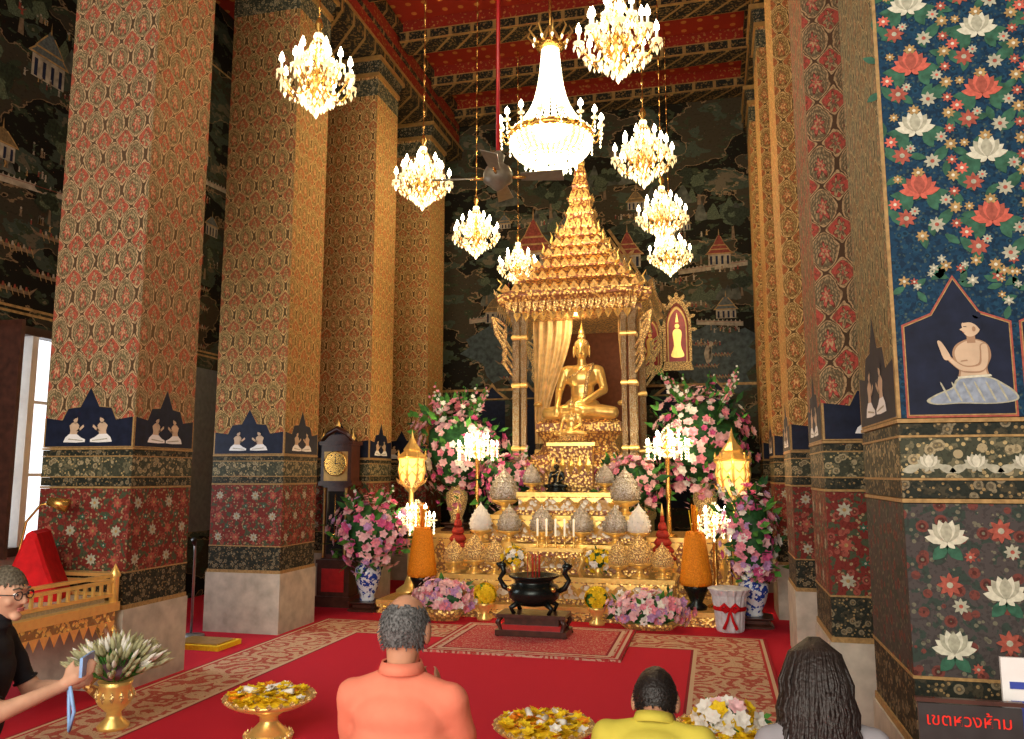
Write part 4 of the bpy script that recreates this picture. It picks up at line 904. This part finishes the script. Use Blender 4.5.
mb.box((0,0,1.4),(.43,.27,.05),WOOD); mb.box((0,0,1.63),(.38,.24,.44),WOOD); mb.box((0,-.12,1.6),(.30,.008,.34),GOLDD)
mb.M=Matrix.Translation((0,-.126,1.63))@Matrix.Rotation(pi/2,4,'X'); mb.lathe([(.13,0),(.13,.01),(0,.012)],DIAL,seg=32); mb.lathe([(.13,0),(.145,.0),(.145,.02),(.13,.015)],BRASS,seg=32); 
for k in range(12): a=2*pi*k/12; mb.box((.105*math.cos(a),.105*math.sin(a),.014),(.012,.012,.003),BLACK)
mb.box((.0,.04,.016),(.008,.09,.003),BLACK); mb.box((.03,0,.016),(.07,.008,.003),BLACK); mb.M=None
mb.box((0,0,1.87),(.43,.27,.04),WOOD)
mb.tube([(-.2,-.1,1.89),(-.12,-.1,1.98),(0,-.1,2.04),(.12,-.1,1.98),(.2,-.1,1.89)],[.02,.03,.035,.03,.02],WOOD,8); mb.box((0,0,1.92),(.3,.2,.1),WOOD)
for x in(-.19,0,.19): mb.lathe([(.02,0),(.03,.03),(.012,.06),(0,.1)],GOLD,(x,-.08,1.9 if x else 2.05),10)
mb.obj('grandfather_clock',(-4.29,8.75,0))
mb=MB(); mb.lathe([(.12,0),(.12,.015),(.02,.03)],STEEL,seg=20); mb.tube([(0,0,.02),(0,0,.75),(.03,-.05,.85)],.012,STEEL,6); mb.tube([(.03,-.05,.85),(.05,-.1,.9)],[.018,.026],BLACK,8); mb.obj('microphone_stand',(-4.80,6.78,0))
mb=MB(); mb.box((0,0,.02),(.5,.35,.04),YEL); mb.box((0,0,.045),(.42,.28,.012),GOLDD); mb.obj('floor_cushion',(-4.42,6.45,0))
# ---------------------------------------------------------------- monk's gilded bench (left)
mb=MB(); bx,by=1.5,1.1
mb.box((0,0,.60),(bx,by,.06),GOLD); mb.box((0,0,.54),(bx-.04,by-.04,.08),GOLDC); mb.box((0,0,.645),(bx-.14,by-.14,.05),CREAM)
for sx in(-1,1):
    for sy in(-1,1):
        x,y=sx*(bx/2-.08),sy*(by/2-.08); mb.tube([(x,y,.52),(x+sx*.05,y+sy*.05,.38),(x+sx*.02,y+sy*.02,.2),(x-sx*.04,y-sy*.04,.09),(x+sx*.04,y+sy*.04,0)],[.06,.065,.045,.035,.05],GOLDC,8)
        mb.lathe([(.03,0),(.03,.16),(.04,.18),(.02,.22),(0,.26)],GOLD,(x+sx*.05,y+sy*.05,.63),10)
for z in (.68,.77,.81):
    for sx in(-1,1): mb.box((sx*(bx/2-.03),0,z),(.03,by-.06,.022),GOLD)
    mb.box((0,by/2-.03,z),(bx-.06,.03,.022),GOLD)
for i in range(14):
    for sx in(-1,1): mb.box((sx*(bx/2-.03),-by/2+.08+i*(by-.16)/13,.72),(.018,.018,.1),GOLD)
for i in range(12):
    mb.poly([(bx/2+.0,-by/2+.1+i*.08,.51),(bx/2,-by/2+.18+i*.08,.51),(bx/2,-by/2+.14+i*.08,.43)],GOLD)
    mb.poly([(-bx/2+.1+i*.11,-by/2,.51),(-bx/2+.21+i*.11,-by/2,.51),(-bx/2+.155+i*.11,-by/2,.43)],GOLD)
mb.obj('gilded_monk_bench',(-4.78,4.33,0))
mb=MB()
vs=[]
prof=[(-.19,0),(.19,0),(.175,.06),(.10,.24),(.03,.44),(0,.46),(-.03,.44),(-.10,.24),(-.175,.06)]
for y in (-.18,-.16,.16,.18):
    k=.9 if abs(y)>.17 else 1.0
    for a,b in prof: vs.append((a*k,y,b*k+.0))
m_=len(prof); fs=[(i+j*m_,(i+1)%m_+j*m_,(i+1)%m_+(j+1)*m_,i+(j+1)*m_) for j in range(3) for i in range(m_)]+[tuple(range(m_))[::-1],tuple(range(3*m_,4*m_))]
mb.add(vs,fs,REDC,False); mb.obj('red_triangular_cushion',(-4.48,4.60,.672),rot=(0,0,.5))
mb=MB(); mb.lathe([(.08,0),(.08,.02),(.02,.03)],BLACK,seg=18); mb.tube([(0,0,.02),(0,.02,.3),(.03,.02,.5),(.12,0,.62),(.2,-.02,.63)],.009,BRASS,7); mb.tube([(.17,-.02,.645),(.3,-.03,.61)],[.03,.05],BRASS,10); mb.obj('desk_lamp',(-4.72,4.68,.672),rot=(0,0,.5))
# ---------------------------------------------------------------- people
SK=mat('skin_tan',(.50,.25,.15),.5,var=.1); SKL=mat('skin_light',(.56,.32,.21),.5,var=.1)
HGREY=mat('grey_hair',(.12,.12,.12),.6,var=.7,scale=120,bump=.5); HBLK=mat('black_hair',(.012,.009,.008),.45,var=.5,scale=90,bump=.4); HBRN=mat('dark_brown_hair',(.018,.011,.009),.45,var=.5,scale=90,bump=.4); HTAN=mat('greying_brown_hair',(.10,.085,.06),.6,var=.5,scale=90,bump=.4)
SALM=mat('salmon_polo',(.72,.21,.13),.85,var=.10,scale=6,bump=.5); YSH=mat('yellow_shirt',(.58,.50,.07),.85,var=.14,scale=6,bump=.5); GSH=mat('grey_blouse',(.28,.27,.29),.85,var=.12,scale=7,bump=.3)
BSH=mat('black_tshirt',(.015,.015,.018),.85); TROU=mat('dark_trousers',(.03,.035,.05),.85); KH=mat('khaki_trousers',(.25,.2,.13),.85)
EYEW=mat('eye_white',(.8,.78,.74),.3); LIP=mat('lips',(.42,.14,.12),.5)
def head(mb,M,skin,hair,style):
    old=mb.M; mb.M=M
    P=MB()
    def shp(p):
        z=p.z
        if z<0:
            k=1-.42*min(1,-z/.115)**1.5; p.x*=k
            if p.y>0: p.y*=1-.12*(-z/.115)
            else: p.y*=1-.35*(-z/.115)
        return p
    P.sph((0,0,0),(.076,.096,.115),skin,26,20,shp)
    P.cap((0,.085,.015),.008,(0,.103,-.022),.015,skin,8)
    P.sph((0,.086,.032),(.05,.014,.010),skin); P.sph((0,.07,-.088),(.026,.022,.02),skin)
    for s in(-1,1): P.sph((s*.04,.062,-.02),(.022,.02,.022),skin)
    P.cap((0,-.01,-.05),.056,(0,-.012,-.09),.05,skin,14)
    vs,fs=remesh(P,.0075,2); mb.add(vs,fs,skin,True)
    for s in(-1,1):
        mb.sph((s*.079,-.005,-.008),(.012,.022,.034),skin,10,8); mb.sph((s*.084,-.002,-.008),(.006,.012,.022),skin,8,6)
        mb.sph((s*.031,.083,.008),(.015,.010,.009),EYEW,10,7); mb.sph((s*.031,.0905,.008),(.006,.004,.0065),BLACK,8,6)
        mb.tube([(s*.014,.098,.032),(s*.032,.096,.038),(s*.05,.082,.032)],.004,hair,5)
    mb.sph((0,.091,-.052),(.024,.008,.005),LIP,10,5); mb.sph((0,.090,-.060),(.02,.008,.006),LIP,10,5)
    def inhair(d):
        x,y,z=d
        w=.10*noise.noise(Vector(d)*7)
        if style=='bald': return z+w>-.48 and z+w*1.5<.62 and y<.30
        line=-.45 if y<-.1 else (-.1 if y<.35 else .42)
        return z+w>line
    vs=[];fs=[];seg,rg=56,44
    for j in range(rg+1):
        th=pi*j/rg
        for i in range(seg):
            ph=2*pi*i/seg; d=(math.sin(th)*math.cos(ph),math.sin(th)*math.sin(ph),math.cos(th))
            k=1.035 if style=='bald' else (1.13 if style=='long' else 1.08)
            k+=.03*noise.noise(Vector(d)*9)
            p=shp(Vector((.076*d[0]*k,.096*d[1]*k,.115*d[2]*k))); p.y-=.004; vs.append(p)
    for j in range(rg):
        th=pi*(j+.5)/rg
        for i in range(seg):
            ph=2*pi*(i+.5)/seg; d=(math.sin(th)*math.cos(ph),math.sin(th)*math.sin(ph),math.cos(th))
            if inhair(d): a=j*seg+i;b=j*seg+(i+1)%seg; fs.append((a+0,a+seg,b+seg,b))
    mb.add(vs,fs,hair,True)
    if style!='long':
        for i in range(900):
            z=R.uniform(-.5,1); a=R.uniform(0,6.28); q=math.sqrt(1-z*z); d=(q*math.cos(a),q*math.sin(a),z)
            if not inhair(d): continue
            p=shp(Vector((.076*d[0],.096*d[1],.115*d[2]))*1.03); t_=Vector((d[0]*.5,d[1]*.5-.3,-.8)).normalized(); e=p*1.05+t_*.014
            mb.tube([p,e],[.0022,.0006],hair,3)
    if style=='glasses':
        for s in(-1,1):
            mb.tube([(s*.033+.022*math.cos(a*pi/6),.104-.25*abs(.022*math.cos(a*pi/6)) ,.006+.018*math.sin(a*pi/6)) for a in range(13)],.0025,BLACK,5)
            mb.tube([(s*.055,.098,.01),(s*.08,.06,.012),(s*.084,.0,.01)],.0025,BLACK,5)
        mb.tube([(-.012,.105,.01),(.012,.105,.01)],.0025,BLACK,5)
    if style=='long':
        for i in range(420):
            an=-pi/2+R.uniform(-2.15,2.15); ca,sa=math.cos(an),math.sin(an); w=R.uniform(-.010,.010); k=R.uniform(.93,1.05)
            L_=R.uniform(.10,.22)
            mb.tube([(ca*.015,sa*.02,.132),(ca*.07*k,sa*.085*k,.085),(ca*.092*k+w,sa*.112*k,.0),(ca*.104*k-w,sa*.118*k,-.08),(ca*.112*k+w,sa*.115*k-.005,-.10-L_*.35),(ca*.105+w*2,sa*.108-.01,-.11-L_*.6)],[.004,.006,.007,.007,.006,.002],hair,5)
    mb.M=old
def hand(P,w,f,s):
    """five separate fingers from the wrist w, forward f; thumb leaves the side of the palm"""
    w=Vector(w); f=Vector(f).normalized(); side=f.cross(Vector((0,0,1)));  side=side.normalized() if side.length>.1 else Vector((1,0,0))
    up=side.cross(f)
    P.cap(w,.024,w+f*.05,.028,None,10)
    P.sph(w+f*.055,(.032,.032,.032),None,10,8)
    for i,l in enumerate((.066,.075,.07,.055)):
        b=w+f*.075+up*(.026-.0175*i); m_=b+f*l*.55-side*s*.006; e=m_+f*l*.45-side*s*.014
        P.cap(b-f*.03,.0095,m_,.0088,None,8); P.cap(m_,.0085,e,.007,None,8)
    t0=w+f*.02+up*.02; t1=w+f*.05+up*.05; t2=w+f*.085+up*.06; P.cap(t0,.013,t1,.011,None,8); P.cap(t1,.011,t2,.008,None,8)
def person(name,loc,yaw,J,mats,hd,voxel=.011,girth=1.0,extra=None):
    skin,shirt,trou,hair,style=mats; P=MB(); V=lambda k:Vector(J[k]); bones=[]
    def bone(k,a,ra,b,rb): a=Vector(a);b=Vector(b);P.cap(a,ra,b,rb,None,14); bones.append((k,a,b,(ra+rb)/2))
    pel,ch,nk=V('pelvis'),V('chest'),V('neck'); ax=(nk-pel).normalized()
    g=girth
    rotq=Vector((0,0,1)).rotation_difference(ax).to_matrix().to_4x4()
    def ell(c,r):
        P.M=Matrix.Translation(c)@rotq; P.sph((0,0,0),r,None,20,14); P.M=None
    ell(pel,(.175*g,.14*g,.14)); ell(pel.lerp(ch,.5),(.155*g,.12*g,.17)); ell(ch,(.165*g,.118*g,.17)); ell(ch.lerp(nk,.45),(.15*g,.10*g,.10))
    bones.append(('torso',pel,ch.lerp(nk,.8),.15*g))
    bone('neck',nk-ax*.05,.058,V('head')-Vector((0,0,.04)),.052)
    for s,t in((-1,'L'),(1,'R')):
        sh=V('sh'+t); P.cap(nk-ax*.025,.052,sh,.052,None,12); bones.append(('torso',nk-ax*.03,sh,.055))
        bone('uarm',sh,.054*g,V('el'+t),.044); bone('farm',V('el'+t),.042,V('wr'+t),.027); 
        f=J.get('hf'+t) or (V('wr'+t)-V('el'+t)); hand(P,V('wr'+t),f,s); bones.append(('hand',V('wr'+t),V('wr'+t)+Vector(f).normalized()*.15,.03))
        hp=pel+Vector((s*.09,.02,-.02)); bone('thigh',hp,.095*g,V('kn'+t),.062); bone('calf',V('kn'+t),.06,V('an'+t),.038)
        ft=V('ft'+t); P.cap(V('an'+t),.036,ft,.028,None,10); bones.append(('foot',V('an'+t),ft,.03))
    vs,fs=remesh(P,voxel,4)
    nv=[]
    for v in vs:
        v=Vector(v); k=noise.noise(Vector((v.x*5,v.y*5,v.z*11)))+.6*noise.noise(Vector((v.x*14+v.z*9,v.y*9,v.z*6)))+.5*max(0,noise.noise(Vector((v.x*9-v.z*16,v.y*5,v.z*9))))
        c0=Vector((pel.x,pel.y,v.z)); d=(v-c0); d.z=0
        if v.z<nk.z-.05 and d.length>.05: v=v+d.normalized()*.008*k
        nv.append(tuple(v))
    vs=nv
    mb=MB(); groups={}
    vv=[Vector(v) for v in vs]
    for f in fs:
        c=Vector((0,0,0))
        for i in f: c+=vv[i]
        c/=len(f); best=None
        for k,a,b,r in bones:
            ab=b-a; t_=max(0,min(1,(c-a).dot(ab)/ab.length_squared)); d=(c-(a+ab*t_)).length-r
            if best is None or d<best[0]: best=(d,k,t_)
        d,k,t_=best
        if k=='torso': m=shirt
        elif k=='uarm': m=shirt if t_<.82 else skin
        elif k in('farm','hand','foot'): m=skin
        elif k=='neck': m=skin if (c-nk).dot(ax)>.012 else shirt
        else: m=trou
        groups.setdefault(m.name,(m,[]))[1].append(f)
    base=len(mb.v); mb.v.extend(vs)
    for m,fl in groups.values():
        i=mb.idx(m)
        for f in fl: mb.f.append(tuple(a+base for a in f)); mb.mi.append(i); mb.sm.append(True)
    # fold-down collar: flared band round the neck
    x=ax.orthogonal().normalized(); y=ax.cross(x); cv=[]; cf=[]; n=24
    for (rr,hh) in ((.060,.030),(.066,.034),(.078,.0),(.072,-.004)):
        for a in range(n): q=nk+ax*hh; cv.append(q+(x*math.cos(a*2*pi/n)+y*math.sin(a*2*pi/n))*rr)
    for j in range(3):
        for a in range(n): cf.append((j*n+a,j*n+(a+1)%n,(j+1)*n+(a+1)%n,(j+1)*n+a))
    mb.add(cv,cf,shirt,True)
    for t in 'LR':
        a,b=V('sh'+t),V('el'+t); p=a.lerp(b,.82); d=(b-a).normalized(); x=d.orthogonal().normalized(); y=d.cross(x)
        mb.tube([p+(x*math.cos(k*2*pi/18)+y*math.sin(k*2*pi/18))*.050*g for k in range(19)],.006,shirt,6)
    H=Matrix.Translation(V('head'))@Matrix.Rotation(hd[0],4,'Z')@Matrix.Rotation(hd[1],4,'X')@Matrix.Rotation(hd[2],4,'Y')
    head(mb,H,skin,hair,style)
    if extra: extra(mb)
    return mb.obj(name,loc,rot=(0,0,yaw))
kneel=dict(pelvis=(0,-.02,.24),chest=(0,.0,.60),neck=(0,-.0,.860),head=(0,.025,.985),
 shL=(-.165,0,.775),shR=(.165,0,.775),elL=(-.205,.12,.52),elR=(.205,.12,.52),wrL=(-.035,.29,.66),wrR=(.035,.29,.66),hfL=(0,.25,.9),hfR=(0,.25,.9),
 knL=(-.14,.40,.075),knR=(.14,.40,.075),anL=(-.09,-.02,.06),anR=(.09,-.02,.06),ftL=(-.06,-.17,.045),ftR=(.06,-.17,.045))
person('kneeling_man_in_salmon_polo',(-1.02,2.57,.0),.05,kneel,(SK,SALM,TROU,HGREY,'bald'),(0.05,-.22,0),girth=1.10)
bow=dict(pelvis=(0,-.05,.15),chest=(0,.07,.42),neck=(0,.15,.60),head=(0,.25,.65),
 shL=(-.165,.12,.555),shR=(.165,.12,.555),elL=(-.22,.26,.36),elR=(.22,.26,.36),wrL=(-.035,.43,.48),wrR=(.035,.43,.48),hfL=(0,.4,.8),hfR=(0,.4,.8),
 knL=(-.32,.28,.10),knR=(.32,.28,.10),anL=(.12,.36,.06),anR=(-.12,.30,.06),ftL=(.26,.34,.045),ftR=(-.26,.30,.045))
person('bowing_man_in_yellow_shirt',(-.24,2.90,.015),0.0,bow,(SK,YSH,KH,HBLK,'short'),(0,-.65,0),girth=1.08)
wom=dict(kneel); wom.update(chest=(0,.0,.53),pelvis=(0,-.02,.22),neck=(0,.02,.76),head=(0,.06,.865),shL=(-.15,.01,.70),shR=(.15,.01,.70),elL=(-.19,.1,.45),elR=(.19,.1,.45),wrL=(-.035,.29,.56),wrR=(.035,.29,.56))
person('kneeling_woman_in_grey',(.29,2.66,.0),0.15,wom,(SKL,GSH,TROU,HBRN,'long'),(.1,-.2,.08),girth=.96)
boy=dict(pelvis=(0,-.05,.24),chest=(0,.0,.60),neck=(0,.02,.82),head=(0,.06,.95),
 shL=(-.165,0,.755),shR=(.165,0,.755),elL=(-.2,.12,.50),elR=(.22,.14,.50),wrL=(-.06,.32,.54),wrR=(.10,.36,.58),hfL=(.3,.8,.3),hfR=(0,.7,.5),
 knL=(-.2,.36,.09),knR=(.2,.36,.09),anL=(-.09,-.02,.06),anR=(.09,-.02,.06),ftL=(-.06,-.17,.045),ftR=(.06,-.17,.045))
LB=mat('light_blue_plastic',(.25,.45,.8),.4)
def ph(mb):
    mb.box((.08,.44,.66),(.15,.012,.08),LB); mb.box((.08,.433,.66),(.13,.004,.066),BLACK)
    mb.tube([(.1,.38,.60),(.14,.42,.48),(.12,.4,.40),(.08,.38,.48),(.1,.38,.60)],.008,LB,6)
person('seated_visitor_in_black_tshirt',(-3.09,2.93,.03),-1.15,boy,(SKL,BSH,TROU,HTAN,'glasses'),(-.35,-.05,0),girth=.95,extra=ph)
# ---------------------------------------------------------------- signs at bottom right
mb=MB(); PL=mat('dark_glass_plaque',(.03,.03,.03),.3)
mb.box((0,0,.41),(.28,.012,.82),PL); mb.box((0,.04,.02),(.28,.2,.04),WOOD); mb.box((0,0,.83),(.29,.02,.012),WOOD)
sg=mb.obj('prohibited_area_sign',(.712,2.75,0))
def text(s,size,m,par,loc,name):
    c=bpy.data.curves.new(name,'FONT'); c.body=s; c.size=size; c.extrude=.001; c.align_x='CENTER'; c.align_y='CENTER'; c.materials.append(m)
    o=bpy.data.objects.new(name,c); sc.collection.objects.link(o); o.parent=par; o.location=loc; o.rotation_euler=(pi/2,0,0); return o
REDT=mat('red_lettering',(.7,.03,.02),.5,es=.15)
text('เขตหวงห้าม',.050,REDT,sg,(-.005,-.009,.775),'lettering')
mb=MB(); SB=mat('sign_blue',(.03,.06,.35),.4)
mb.box((0,0,.78),(.26,.012,.34),WHITE); mb.box((0,-.008,.77),(.22,.004,.11),SB); mb.box((0,-.008,.66),(.22,.004,.05),SB); mb.box((0,-.008,.87),(.22,.004,.02),SB); mb.tube([(0,.01,0),(0,.01,.65)],.012,BLACK,8); mb.lathe([(.1,0),(.1,.01),(.02,.02)],BLACK,seg=16)
mb.obj('information_sign',(.955,2.82,0))
# ---------------------------------------------------------------- lights
def pt(loc,e,col=(1,.75,.46),r=.08):
    l=bpy.data.lights.new('lamp','POINT'); l.energy=e; l.color=col; l.shadow_soft_size=r; o=bpy.data.objects.new('lamp_and_fill_light',l); sc.collection.objects.link(o); o.location=loc
for p in chl: pt((p[0],p[1],p[2]-.02),44)
pt((-1.72,8.7,5.3),270,(1,.81,.56),.25)
for x in(-3.48,.19): pt((x,8.7,1.62),5,(1,.55,.2),.05)
for x in(-2.80,-.52): pt((x,9.15,1.95),12,(1,.78,.46),.05)
pt((CX,9.75,3.42),9,(1,.8,.5),.05)  # fill light added under the canopy to brighten the Buddha, no fixture here
def area(loc,rot,size,e,col):
    l=bpy.data.lights.new('fill_and_window_area','AREA'); l.energy=e; l.color=col; l.shape='RECTANGLE'; l.size=size[0]; l.size_y=size[1]; o=bpy.data.objects.new('fill_and_window_light',l); sc.collection.objects.link(o); o.location=loc; o.rotation_euler=rot
area((-1.7,-2.5,3.2),(math.radians(86),0,0),(5,4),430,(1,.92,.80))  # unseen fill light added behind the camera to brighten the nave
area((-6.1,6.2,1.9),(0,-pi/2,0),(1.9,1.0),40,(.85,.93,1))
w=bpy.data.worlds.new('w'); sc.world=w; w.use_nodes=True; bg=w.node_tree.nodes['Background']; bg.inputs[0].default_value=(1,.91,.79,1); bg.inputs[1].default_value=.9
cam=bpy.data.cameras.new('cam'); cam.lens=28.125; cam.sensor_width=36; co=bpy.data.objects.new('camera',cam); sc.collection.objects.link(co)
co.location=(0,0,1.5); co.rotation_euler=(math.radians(97.5),0,math.radians(14.1)); cam.clip_start=.05; sc.camera=co
